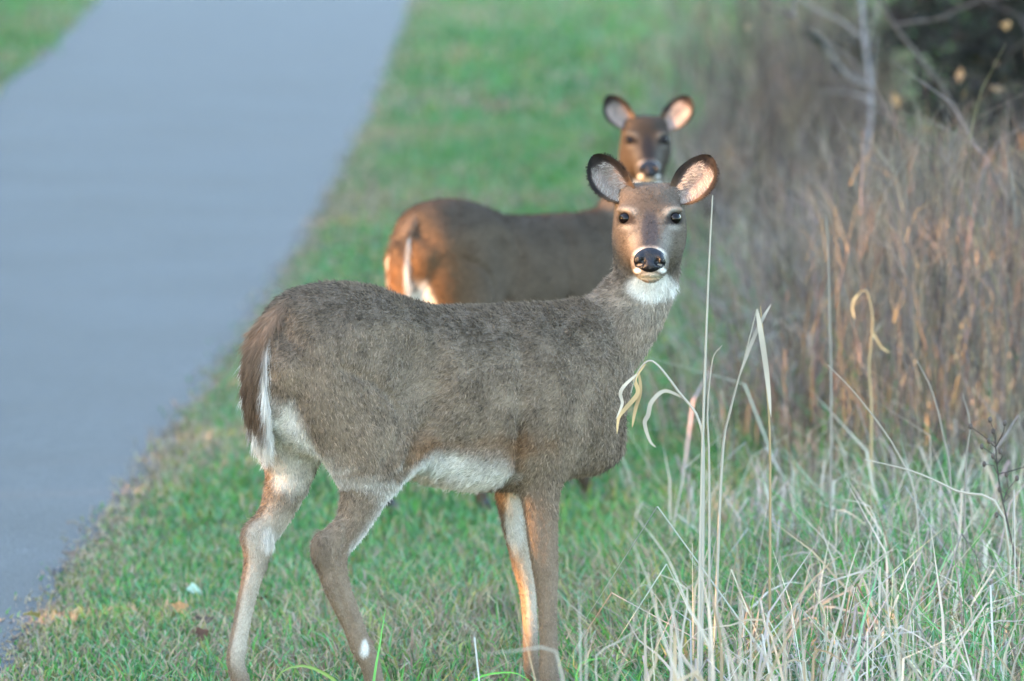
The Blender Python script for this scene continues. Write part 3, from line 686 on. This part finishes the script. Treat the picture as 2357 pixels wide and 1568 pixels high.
    base = np.array([.15, .098, .064]) * (1 - rump) + RUST * rump * (1 - tz[:, None]) + BACK * .6 * tz[:, None]
    fr = fr * (1 - tz); edge = edge * (1 - .85 * sstep(L(630, 790)[2], L(630, 745)[2], tV[:, 2]))
    wm = np.clip(edge + fr + tipm, 0, 1)[:, None]; tC = base * (1 - wm) + WHITE * wm
    to = mesh_obj("tail", tV, tQ, M_SKIN, root, tC)
    tf = norm(np.stack([np.full(len(tV), -.15), np.sign(tV[:, 1]) * edge * .3, np.full(len(tV), -1.0)], 1))
    grow(tV, tN, tf, np.full(len(tV), .034) * (1 + .4 * edge), tC, tQ, 9000 if fur_n > 100000 else 2500, "tail_fur", to, rad=.0004, lift=.22, jit=.14, bright=.25)
    # ---- hooves: two toes each
    hV = []; hF = []
    prof = [(0, .021, .0), (.0, .019, .018), (-.004, .015, .036), (-.006, .012, .046)]
    for fx in feet:
        for sg in (-1, 1):
            vs_, fs_ = [], []; m = 12
            for (dx_, r_, zz) in prof:
                for k in range(m):
                    an = 2 * math.pi * k / m; ln_ = 1.9 if math.cos(an) > 0 else .9
                    vs_.append((fx[0] + dx_ + r_ * math.cos(an) * ln_ * (1 - zz * 6), fx[1] + sg * (.0125 + math.sin(an) * 0) + r_ * .55 * math.sin(an), zz + .001))
            for i in range(3):
                for k in range(m): fs_.append((i * m + k, i * m + (k + 1) % m, (i + 1) * m + (k + 1) % m, (i + 1) * m + k))
            fs_.append(tuple(range(m))[::-1]); fs_.append(tuple(3 * m + k for k in range(m)))
            mesh_obj("hoof", vs_, fs_, M_HOOF, root)
    return root

# front deer: head turned to look straight at the lens
yh = 11.0 + .02 + (L(1495, 560, .02) @ ROT)[1]
yh = (ROT.T @ L(1490, 600, 0.0) + BASE)[1]
hw_ = at_y(1496, 502, yh - .075); head1 = ROT @ (hw_ - BASE)
vd = norm(ray(1496, 502)); vX = np.array([1.0, 0, 0]); vX = norm(vX - vd * (vX @ vd)); vY = np.cross(vX, vd); view1 = (ROT @ vX, ROT @ vY, ROT @ -vd)
neck1 = [L(1418, 752, -.005), L(1462, 692, -.012), L(1486, 632, -.02)]
build_deer("deer", "grey-brown doe with white belly standing in sharp focus in front", BASE, THETA, 1.0, head1, view1, neck1, 360000, .0046)
print("deer 1", round(time.time() - T0, 1))

# deer behind: same stance, a little smaller, turned further away
TH2 = R(43); SC2 = .92
B2 = ground(1140, 1170); B2[2] = 0
ROT2 = np.stack([[math.cos(TH2), math.sin(TH2), 0], [-math.sin(TH2), math.cos(TH2), 0], [0, 0, 1]])
def to2(w): return ROT2 @ (w - B2) / SC2
nb = L(1350, 822, 0)
vd = norm(ray(1490, 330)); vX = norm(np.array([1.0, 0, 0]) - vd * vd[0]); vY = np.cross(vX, vd)
ang2 = R(2); view2 = tuple(ROT2 @ q for q in (vX, vY, -vd))
head2 = to2(at_y(1489, 322, B2[1] + .27))
e2 = head2 + (np.array([-62, 0, -52]) * PM) @ np.stack([np.array([0, -.515, .857]) @ np.stack(view2), view2[0], np.array([0, .857, .515]) @ np.stack(view2)])
neck2 = [nb + (e2 - nb) * t + np.array([.03 * math.sin(3.14 * t), 0, -.01]) for t in (.28, .55, .8)]
build_deer("deer", "smaller doe with orange sunlit rump standing behind the other deer", B2, TH2, SC2, head2, view2, neck2, 70000, .0065, head_yaw=R(3), rump=.75, coat=.42)  # coat darkens this deer's hair colour to stand in for shading
print("deer 2", round(time.time() - T0, 1))

# ================================================================== single plants
def stalk(name, pts, w, col, label, group, cat="grass stalk", leaves=(), col2=None):
    pts = np.asarray(pts, float); base = pts[0].copy(); base[2] = 0
    root = empty(name, base); tag(root, label, cat, group)
    P_ = catmull(pts - base, 4); k = len(P_); s = np.linspace(0, 1, k)
    wd = w * (1 - .7 * s); c = np.asarray(col) * (1 - s[:, None] * .0) if col2 is None else np.asarray(col) * (1 - s[:, None]) + np.asarray(col2) * s[:, None]
    V, Q, C = ribbons(P_[None], wd[None], c[None]); mesh_obj("stem", V, Q, M_DRY, root, C)
    for lf in leaves:
        lp = catmull(np.asarray(lf[0]) - base, 5); m = len(lp); q = np.linspace(0, 1, m); wl_ = lf[1] * np.sin(np.pi * np.clip(q * .93 + .07, 0, 1)) ** .6 + .0003
        tg = norm(np.gradient(lp, axis=0)); sd = norm(np.cross(tg, np.array([.25, 1.0, .12])))
        tw = np.stack([lp - sd * wl_[:, None], lp + np.array([0, .2, .1]) * wl_[:, None] * .6, lp + sd * wl_[:, None]], 1).reshape(-1, 3)
        f = []
        for i in range(m - 1):
            a = i * 3; f += [(a, a + 1, a + 4, a + 3), (a + 1, a + 2, a + 5, a + 4)]
        cl = np.asarray(lf[2]) * (1 + .15 * np.sin(q * 9))[:, None]
        mesh_obj("leaf", tw, f, M_DRY, root, np.repeat(cl, 3, 0))
    return root
def pl(pp, y): return [at_y(a, b2, y) for a, b2 in pp]
def foot(px, y): 
    g = at_y(px, 1600, y); g[2] = 0; return g
G1 = "dry stalks rising beside the deer"
PALE = np.array([.46, .41, .33]); GOLD = np.array([.50, .36, .19]); GREYT = np.array([.33, .29, .24])
stalk("grass_stalk", [foot(1605, 10.55)] + pl([(1612, 1200), (1622, 850), (1632, 600), (1640, 450)], 10.6), .0048, PALE, "tallest straight pale stalk rising to the ear of the front deer", G1)
stalk("grass_stalk", [foot(1612, 10.9)] + pl([(1618, 1150), (1612, 980), (1560, 900), (1515, 842), (1490, 832), (1465, 862), (1452, 905)], 10.95), .0042, PALE * .95, "dry stalk arching over beside the chest of the front deer with hanging golden leaves", G1,
      leaves=[(pl([(1484, 838), (1462, 872), (1468, 905), (1440, 940), (1424, 962), (1420, 1000)], 10.95), .0042, GOLD), (pl([(1466, 862), (1440, 885), (1428, 905), (1432, 930), (1418, 965)], 10.93), .0034, PALE), (pl([(1470, 855), (1474, 900), (1462, 945), (1455, 985)], 10.96), .0036, GOLD * .8), (pl([(1572, 915), (1530, 900), (1500, 925), (1492, 955), (1484, 975), (1496, 1015), (1510, 1030)], 10.95), .0042, PALE * .8)])
stalk("grass_stalk", [foot(1640, 11.3)] + pl([(1660, 1080), (1680, 950), (1715, 820), (1742, 712)], 11.3), .0046, PALE, "pale stalk leaning right and broken over at its bent tip", G1,
      leaves=[(pl([(1742, 712), (1752, 770), (1765, 860), (1775, 960)], 11.3), .0055, PALE * .9), (pl([(1700, 870), (1730, 790), (1755, 735), (1775, 700)], 11.32), .0035, GREYT)])
stalk("grass_stalk", [foot(1770, 11.4)] + pl([(1772, 1060), (1765, 900), (1758, 790), (1750, 705)], 11.4), .004, GOLD * .8, "golden upright stalk meeting the bent pale one", G1)
stalk("grass_stalk", [foot(1632, 10.75)] + pl([(1632, 1100), (1628, 950), (1640, 830), (1662, 795)], 10.8), .0036, PALE * .9, "short stalk with hooked tip close behind the tallest one", G1)
stalk("grass_stalk", [foot(1908, 13.0)] + pl([(1912, 900), (1908, 700), (1905, 560), (1900, 495)], 13.0), .0042, GREYT, "thin grey stalk standing alone before the brown weeds", G1)
stalk("grass_stalk", [foot(2000, 13.4)] + pl([(2005, 950), (2000, 850), (2008, 740), (1995, 672), (1972, 680)], 13.4), .0045, GOLD, "sunlit stalk with a nodding tip before the brown weeds", G1, leaves=[(pl([(1980, 675), (1966, 690), (1962, 712), (1968, 735)], 13.4), .0036, GOLD), (pl([(2004, 760), (2014, 775), (2030, 800), (2048, 812)], 13.4), .003, GOLD)])
stalk("grass_stalk", [foot(2330, 11.6)] + pl([(2310, 1190), (2200, 1130), (2100, 1085), (1990, 1058)], 11.5), .004, PALE, "pale stalk lying slanted across the green grass", G1)
stalk("grass_stalk", [foot(2120, 11.8)] + pl([(2110, 1180), (2070, 1050), (1980, 920), (1905, 840)], 11.8), .0036, PALE * .8, "thin stalk arched leftwards over the green grass", G1)
stalk("grass_stalk", [foot(2190, 12.2)] + pl([(2188, 1120), (2170, 1000), (2145, 900), (2110, 830)], 12.2), .0036, GREYT, "thin grey stalk leaning left behind the slanted one", G1)
stalk("grass_stalk", [foot(2215, 12.0)] + pl([(2222, 1090), (2232, 980), (2215, 905)], 12.0), .0038, GREYT * .9, "short grey stalk with kinked tip behind the slanted one", G1)
stalk("grass_stalk", [foot(2060, 10.7)] + pl([(2080, 1480), (2110, 1370), (2148, 1296)], 10.6), .006, PALE * .85, "broad blurred blade standing clear at the right of the dead tussock", G1)
def blade_part(name, lp, w, c, mat, parent):
    m = len(lp); q = np.linspace(0, 1, m); wl_ = w * np.clip(1.05 - q ** 1.6, 0, 1) + .0003
    tg = norm(np.gradient(lp, axis=0)); sd = norm(np.cross(tg, norm(np.array([rng.normal(0, .6), 1.0, rng.normal(0, .4)]))))
    tw = np.stack([lp - sd * wl_[:, None], lp + np.cross(sd, tg) * wl_[:, None] * .35, lp + sd * wl_[:, None]], 1).reshape(-1, 3); f = []
    for k in range(m - 1): f += [(3*k, 3*k+1, 3*k+4, 3*k+3), (3*k+1, 3*k+2, 3*k+5, 3*k+4)]
    return mesh_obj(name, tw, f, mat, parent, np.repeat(np.asarray(c) * (1 + .12 * np.sin(q * 7 + rng.uniform(0, 6)))[:, None], 3, 0))
def tussock(name, px, y, n, h, spread, tilt, cols, w, label, group, cat, mat, curl=1.0):
    """blades springing from one foot, each its own piece"""
    b0 = foot(px, y); r = empty(name, b0); tag(r, label, cat, group)
    for i in range(n):
        az = rng.uniform(0, 6.28); d = np.array([math.cos(az), math.sin(az) * .7, 0]); ln_ = h * rng.uniform(.45, 1.05); k = 7
        p_ = np.array([rng.normal(0, spread), rng.normal(0, spread), 0]); el_ = abs(rng.normal(0, .26)) * tilt; pts = [p_]
        cv = rng.gamma(1.6, .16) * curl; brk = rng.integers(2, 7) if rng.random() < .7 else 99
        for j in range(k):
            el_ += cv * (j / k) + (rng.uniform(.8, 1.7) if j == brk else 0) + rng.normal(0, .16); el_ = min(el_, 2.7)
            az += rng.normal(0, .12); d = np.array([math.cos(az), math.sin(az) * .7, 0]); p_ = p_ + (d * math.sin(el_) + np.array([0, 0, math.cos(el_)])) * ln_ / k; pts.append(p_)
        pts = np.array(pts); pts[:, 2] = np.maximum(pts[:, 2], .004)
        blade_part("blade", catmull(pts, 2), w * rng.uniform(.5, 1.3), cols[rng.integers(len(cols))] * rng.uniform(.75, 1.2), mat, r)
    return r
G2 = "dead grass tussocks in the foreground"
DC = [PALE, TAN * 1.25, GREYT * 1.25, np.array([.40, .34, .29])]
tussock("dead_grass_tussock", 1600, 9.5, 30, .62, .14, 1.1, DC, .0034, "pale dead grass tussock at the foot of the tallest straight stalk", G2, "tussock", M_DRY)
tussock("dead_grass_tussock", 1765, 9.1, 40, .76, .15, 1.0, DC, .0036, "largest dead grass tussock, thick and blurred in the foreground", G2, "tussock", M_DRY)
tussock("dead_grass_tussock", 1900, 9.4, 24, .64, .13, 1.2, DC, .0034, "sparse dead tussock right of the largest foreground one", G2, "tussock", M_DRY)
tussock("dead_grass_tussock", 1690, 10.3, 24, .62, .12, 1.2, DC, .0034, "dead tussock standing just behind the largest foreground one", G2, "tussock", M_DRY)
tussock("dead_grass_tussock", 1480, 9.5, 9, .34, .08, 1.2, DC, .0036, "thin dead tussock between the front legs and the tallest stalk", G2, "tussock", M_DRY)
tussock("dead_grass_tussock", 2150, 10.4, 26, .44, .14, 1.4, DC, .0028, "low scattered dead tussock in the green grass below the slanted stalk", G2, "tussock", M_DRY)
tussock("dead_grass_tussock", 1830, 11.6, 40, .48, .14, 1.3, DC, .0028, "dead tussock in the green grass behind the foreground ones", G2, "tussock", M_DRY)
tussock("dead_grass_tussock", 2020, 12.3, 34, .42, .16, 1.4, DC, .0028, "dead tussock beneath the arched thin stalk", G2, "tussock", M_DRY)
G3 = "green grass tufts near the front legs of the deer"
GC = [BLUEG, GREEN * 1.15, BLUEG * .85, np.array([.20, .30, .08])]
for px, y, n, h, lb in ((1265, 9.6, 10, .46, "blurred green grass tuft right before the front legs"), (1160, 9.9, 10, .34, "lower green tuft beside the one before the front legs"), (1010, 10.7, 16, .22, "green tuft between the hind and front legs"),
                        (1360, 9.9, 14, .38, "green tuft between the front legs and the dead tussocks"), (930, 10.7, 9, .34, "tuft of few long yellow-green blades beside the near hind hoof"), (2000, 10.6, 16, .24, "green tuft among the dead tussocks at the right"), (2250, 10.8, 18, .26, "green tuft beside the low scattered dead tussock")):
    tussock("grass_tuft", px, y, n, h, .045, 1.3, GC, .0036, lb, G3, "grass tuft", M_BLADE, .9)

# sunlit dead grass clump at the right and others
def clump(name, px, y, n, h, spread, cols, label, group, wd=.004):
    b0 = foot(px, y); P_ = np.stack([rng.normal(0, spread, n), rng.normal(0, spread, n), np.zeros(n)], 1)
    H_ = rng.uniform(.45, 1.0, n) * h; c = pick(n, cols, [1] * len(cols))
    V, Q, Tn, C = blades(P_, H_, rng.uniform(.7, 1.4, n) * wd * 2, rng.uniform(0, 6.28, n), rng.uniform(.02, .35, n), rng.uniform(.1, 1.9, n), rng.uniform(0, 6.28, n), c, c, .8)
    r = empty(name, b0); tag(r, label, "grass clump", group)
    o = mesh_obj("blades", V, [Q, Tn], M_DRY, r, C); o["kind"] = "stuff"
    n2 = max(4, n // 5); a = rng.integers(0, n, n2)
    V, Q, C = stems(P_[a], H_[a] * 1.15, rng.uniform(.02, .3, n2), rng.uniform(0, 6.28, n2), np.full(n2, wd * .5), c[a]); o = mesh_obj("stems", V, Q, M_DRY, r, C); o["kind"] = "stuff"
    return r
G4 = "clumps of dead golden grass before the brown weeds"
clump("grass_clump", 2240, 14.6, 75, .46, .075, [GOLD, GOLD * .85, PALE], "tall golden dead grass clump at the edge of the dark shrubs", G4)
clump("grass_clump", 2120, 14.4, 90, .30, .13, [GOLD, TAN, PALE * .8], "low golden dead grass clump beside the tall golden one", G4)
clump("grass_clump", 2010, 14.2, 60, .24, .08, [GOLD, TAN, PALE], "small dead grass clump beneath the stalk with nodding tip", G4)
clump("grass_clump", 1660, 13.6, 30, .30, .04, [GOLD, PALE], "narrow dead grass clump behind the tallest pale stalk", G4)
clump("grass_clump", 1450, 12.2, 40, .16, .06, [GOLD, YEL * 1.3], "small yellow dead grass clump behind the front legs", G4)
clump("grass_clump", 2110, 17.0, 70, .95, .08, [GOLD * .7, TAN, GREYT], "tallest upright dead weed clump before the dark shrubs", G4, .005)

# grit along the path's broken edge
n = 4200; y = rng.uniform(10.8, 26, n); x = path_right(y) + rng.normal(.03, .035, n) + .02 * np.sin(y * 3); sz = rng.uniform(.002, .006, n)
oc = np.array([[1, 0, 0], [-1, 0, 0], [0, 1, 0], [0, -1, 0], [0, 0, .7], [0, 0, -.7]]); of = np.array([[0, 2, 4], [2, 1, 4], [1, 3, 4], [3, 0, 4], [2, 0, 5], [1, 2, 5], [3, 1, 5], [0, 3, 5]])
V = (oc[None] * sz[:, None, None] * rng.uniform(.5, 1.4, (n, 6, 3)) + np.stack([x, y, np.full(n, .007)], 1)[:, None]).reshape(-1, 3)
tag(mesh_obj("edge_grit", V, (of[None] + np.arange(n)[:, None, None] * 6).reshape(-1, 3), M_BARK, col=np.repeat(pick(n, [TAN * .8, np.array([.15, .13, .11]), STRAW * .6, np.array([.13, .13, .13])], [4, 2, 3, 1]), 6, 0), smooth=False), "loose grit and crumbs along the broken edge of the path", "grit", kind="stuff")

# fallen leaves
def fallen_leaf(px, py, size, col, label, rz, tilt):
    g = ground(px, py); r = mesh_leaf(size, col); r.location = (g[0], g[1], .035); r.rotation_euler = (tilt, rng.uniform(-.4, .4), rz); return tag(r, label, "leaf", "fallen leaves on the verge")
def mesh_leaf(size, col):
    vs_, fs_, cs_ = [], [], []; m = 12; lob = [1, .62, .9, .6, .82, .55, .5, .5, .55, .82, .6, .9, .62]
    n_ = 26; ring = []
    for k in range(n_):
        a = 2 * math.pi * k / n_; rr = .72 + .28 * abs(math.cos(2.5 * a)) if True else 1
        ring.append((rr * math.cos(a), rr * math.sin(a) * .8))
    vs_.append((0, 0, 0)); cs_.append(np.asarray(col))
    for q in (.55, 1.0):
        for i, (a, b2) in enumerate(ring):
            vs_.append((a * q * size, b2 * q * size, size * (.35 * (a * a - .25 * b2 * b2) * q + .12 * math.sin(3 * i) * q))); cs_.append(np.asarray(col) * (.75 + .35 * rng.random()))
    for k in range(n_):
        k2 = (k + 1) % n_; fs_ += [(0, 1 + k, 1 + k2), (1 + k, 1 + n_ + k, 1 + n_ + k2, 1 + k2)]
    return mesh_obj("fallen_leaf", vs_, fs_, M_LEAF, None, np.array(cs_))
fallen_leaf(412, 1435, .022, (.52, .26, .11), "curled orange leaf fallen on the grass by the path", .5, .9)
fallen_leaf(450, 1395, .026, (.38, .50, .36), "pale green leaf fallen near the curled orange one", 2.0, .2)
fallen_leaf(462, 1500, .026, (.13, .06, .035), "dark red-brown leaf standing in the grass beside the path", 1.2, 1.1)
fallen_leaf(470, 1462, .022, (.10, .07, .05), "dark brown leaf lying just above the red-brown one", .2, .3)
fallen_leaf(600, 1412, .018, (.12, .065, .04), "small brown leaf by the far hind leg of the front deer", 2.6, .4)
fallen_leaf(160, 1308, .022, (.17, .115, .08), "brown leaf lying at the edge of the path", .9, .3)
fallen_leaf(75, 1452, .026, (.36, .30, .10), "yellowish leaf lying at the near edge of the path", 1.9, .3)

# weed with dark seed heads at the right edge
def weed(px, y, top, label):
    b0 = foot(px, y); r = empty("weed_stalk", b0); tag(r, label, "weed"); c = np.array([.085, .07, .062])
    tp = at_y(px - 55, top, y) - b0
    main = catmull(np.array([[0, 0, 0], tp * .4 + [.02, 0, 0], tp * .8, tp]), 5); k = len(main)
    V, Q, C = ribbons(main[None], np.linspace(.0032, .0016, k)[None], np.tile(c, (1, k, 1))); mesh_obj("stem", V, Q, M_DRY, r, C)
    for i in range(16):
        s0 = main[rng.integers(k // 3, k)]; e = s0 + np.array([rng.normal(0, .035), rng.normal(0, .035), rng.uniform(.015, .06)]); mid = (s0 + e) / 2 + rng.normal(0, .006, 3)
        V, Q, C = ribbons(np.array([s0, mid, e])[None], np.array([[.0014, .0012, .0009]]), np.tile(c, (1, 3, 1))); mesh_obj("twig", V, Q, M_DRY, r, C)
        bV, bQ = SEED; mesh_obj("seed_head", bV + e, bQ, M_DRY, r, np.tile(c * 1.3, (len(bV), 1)))
SEED = field_mesh([Ball((0, 0, 0), (.0045, .0045, .007), k=.003)], .0024, 1)
weed(2345, 11.6, 1010, "dark branched weed with seed heads among green grass")

# shrubs and sapling behind
def tube_mesh(paths, rads, cols, sides=6):
    Vs_, F_, C_ = [], [], []; o = 0
    for P_, r_, c in zip(paths, rads, cols):
        tg = norm(np.gradient(P_, axis=0)); a = norm(np.cross(tg, np.array([.3, .9, .2]))); b2 = np.cross(tg, a)
        for i in range(len(P_)):
            for j in range(sides):
                an = 2 * math.pi * j / sides; Vs_.append(P_[i] + (a[i] * math.cos(an) + b2[i] * math.sin(an)) * r_[i]); C_.append(c)
        for i in range(len(P_) - 1):
            for j in range(sides): F_.append((o + i * sides + j, o + i * sides + (j + 1) % sides, o + (i + 1) * sides + (j + 1) % sides, o + (i + 1) * sides + j))
        o += len(P_) * sides
    return np.array(Vs_), np.array(F_), np.array(C_)
def branch(p0, d0, ln_, r0, k=7, wob=.16):
    pts = [np.array(p0, float)]; d = norm(np.array(d0, float))
    for i in range(k - 1):
        d = norm(d + rng.normal(0, wob, 3) + np.array([0, 0, .05])); pts.append(pts[-1] + d * ln_ / (k - 1))
    return np.array(pts), np.linspace(r0, r0 * .3, k), d
def leaf_cards(P_, size, cols):
    n = len(P_); a = norm(rng.normal(size=(n, 3))); b2 = norm(np.cross(a, rng.normal(size=(n, 3)))); s = (size * rng.uniform(.6, 1.3, n))[:, None]
    nn = np.cross(a, b2) * s * .25
    V = np.stack([P_ - a * s, P_ + b2 * s * .5 + nn, P_ + a * s, P_ - b2 * s * .5 + nn], 1).reshape(-1, 3); i = np.arange(n) * 4
    return V, np.stack([i, i + 1, i + 2, i + 3], 1), np.repeat(cols, 4, 0)
def shrub(px, y, height, nst, nleaf, bark, leafc, label, group, cat="shrub", spread=.5, lsize=.03, name="shrub"):
    b0 = foot(px, y); r = empty(name, b0); tag(r, label, cat, group)
    paths, rads, tips = [], [], []
    for i in range(nst):
        an = rng.uniform(0, 6.28); P_, rd, d = branch((rng.normal(0, .08), rng.normal(0, .08), -.02), (math.cos(an) * spread, math.sin(an) * spread, 1), height * rng.uniform(.6, 1.05), rng.uniform(.008, .016))
        paths.append(P_); rads.append(rd); tips.append(P_[2:])
        for j in range(7):
            s0 = P_[rng.integers(2, 7)]; a2 = rng.uniform(0, 6.28); Q_, rq, _ = branch(s0, (math.cos(a2), math.sin(a2), rng.uniform(.1, .9)), height * rng.uniform(.15, .4), .005, 5, .3)
            paths.append(Q_); rads.append(rq); tips.append(Q_[1:])
            for l in range(3):
                a3 = rng.uniform(0, 6.28); X_, rx, _ = branch(Q_[rng.integers(1, 5)], (math.cos(a3), math.sin(a3), rng.uniform(-.3, .8)), height * rng.uniform(.06, .16), .0028, 4, .3); paths.append(X_); rads.append(rx); tips.append(X_[1:])
    V, F, C = tube_mesh(paths, rads, [np.asarray(bark) * rng.uniform(.7, 1.3) for _ in paths], 5)
    mesh_obj("branches", V, F, M_BARK, r, C)
    tp = np.vstack(tips); P_ = tp[rng.integers(0, len(tp), nleaf)] + rng.normal(0, .05, (nleaf, 3)); P_ = P_[P_[:, 2] > .02]
    V, Q, C = leaf_cards(P_, lsize, pick(len(P_), leafc, [1] * len(leafc))); o = mesh_obj("foliage", V, Q, M_LEAF, r, C, False); o["kind"] = "stuff"
    return r
DK = [np.array([.026, .03, .022]), np.array([.035, .03, .026]), np.array([.02, .025, .018])]
G5 = "dark shrubs behind the brown weeds"
shrub(2440, 24.0, 2.4, 9, 4200, (.03, .026, .024), DK, "dark leafy shrub rising behind the tall golden grass clump", G5, lsize=.04, spread=.3)
shrub(2330, 29.0, 3.2, 10, 6500, (.03, .026, .024), DK, "tall dark shrub standing behind the leafy one at the wood edge", G5, lsize=.05, spread=.3)
shrub(2350, 40.0, 3.6, 10, 6500, (.03, .026, .024), DK, "dark dense shrub towering over the brown weeds", G5, lsize=.06, spread=.3)
shrub(2480, 44.0, 4.4, 10, 7000, (.03, .026, .024), DK, "tallest dark shrub rearmost at the wood edge", G5, lsize=.06)
shrub(2250, 34.0, 3.0, 9, 5200, (.03, .026, .024), DK, "dark shrub left of the towering dense one behind the sapling", G5, lsize=.05, spread=.25)
shrub(1780, 46.0, 2.0, 7, 700, (.11, .095, .085), [np.array([.10, .12, .07]), np.array([.16, .14, .11])], "low sparse grey-green shrub far beyond the rear deer", G5, spread=.25)
shrub(1530, 52.0, 1.7, 6, 400, (.10, .085, .075), [np.array([.12, .13, .08]), np.array([.18, .15, .12])], "sparse brownish shrub far off beside the green verge", G5, spread=.2)
shrub(2330, 18.5, 1.6, 4, 45, (.10, .08, .07), [np.array([.30, .17, .08]), np.array([.20, .13, .08])], "bare twiggy shrub with few orange-brown leaves", G5, spread=.12, lsize=.032)
# sapling with a pale stem
r = empty("sapling", foot(1985, 20.0)); tag(r, "pale grey sapling with thin straight stem among the brown weeds", "sapling")
b0 = foot(1985, 20.0); tpth = catmull(np.array([[0, 0, -.02]] + [at_y(a, b2, 20.0) - b0 for a, b2 in ((1990, 420), (2005, 240), (1990, 90), (1980, -60), (1985, -300))]), 4)
V, F, C = tube_mesh([tpth], [np.linspace(.0105, .006, len(tpth))], [np.array([.20, .19, .195])], 8); mesh_obj("trunk", V, F, M_BARK, r, C)
pp, rr, tt_ = [], [], []
for i in range(12):
    P_, rd, _ = branch(tpth[rng.integers(8, len(tpth))], (rng.normal(), rng.normal(), .9), rng.uniform(.2, .5), .004, 5, .2); pp.append(P_); rr.append(rd); tt_.append(P_[2:])
V, F, C = tube_mesh(pp, rr, [np.array([.25, .23, .22])] * len(pp), 5); mesh_obj("branches", V, F, M_BARK, r, C)

# ================================================================== unseen wood added west of the path to block the low sun, with aimed gaps
def wood():
    n = 210000
    y = rng.uniform(-3, 66, n); x = rng.normal(-12.6, .9, n); z = rng.uniform(0, 1, n) ** .85 * (8.5 + 1.2 * np.sin(y * .7) + .8 * np.sin(y * 1.9))
    P_ = np.stack([x, y, z], 1); keep = np.ones(n, bool)
    for T_, rad in GAPS:
        q = P_ - T_; d = q - (q @ SUN_DIR)[:, None] * SUN_DIR; keep &= np.linalg.norm(d, axis=1) > rad
    P_ = P_[keep]
    V, Q, C = leaf_cards(P_, .15, pick(len(P_), [GREEN * .7, DARKG, np.array([.16, .12, .05])], [2, 3, 1]))
    tag(mesh_obj("shading_wood", V, Q, M_LEAF, col=C, smooth=False), "unseen wood edge added beyond the path to block the sun, with aimed gaps", "wood", kind="stuff")
y2 = B2[1]
GAPS = [(at_y(905, 570, y2 - .2), .38), (at_y(925, 660, y2 - .2), .30), (at_y(1440, 320, y2 + .3), .20), (at_y(1545, 265, y2 + .3), .22), (at_y(1490, 410, y2 + .2), .16),
        (at_y(1606, 405, 11.1), .26), (at_y(600, 1135, 10.93), .09), (at_y(1198, 1350, 11.24), .115), (at_y(1455, 1225, 13.2), .06),
        (at_y(2240, 740, 14.6), .15), (at_y(2080, 815, 14.4), .09), (at_y(2000, 720, 13.4), .09), (at_y(1655, 700, 13.6), .07), (ground(-130, 1150), .12)]
wood()
print("all", round(time.time() - T0, 1))
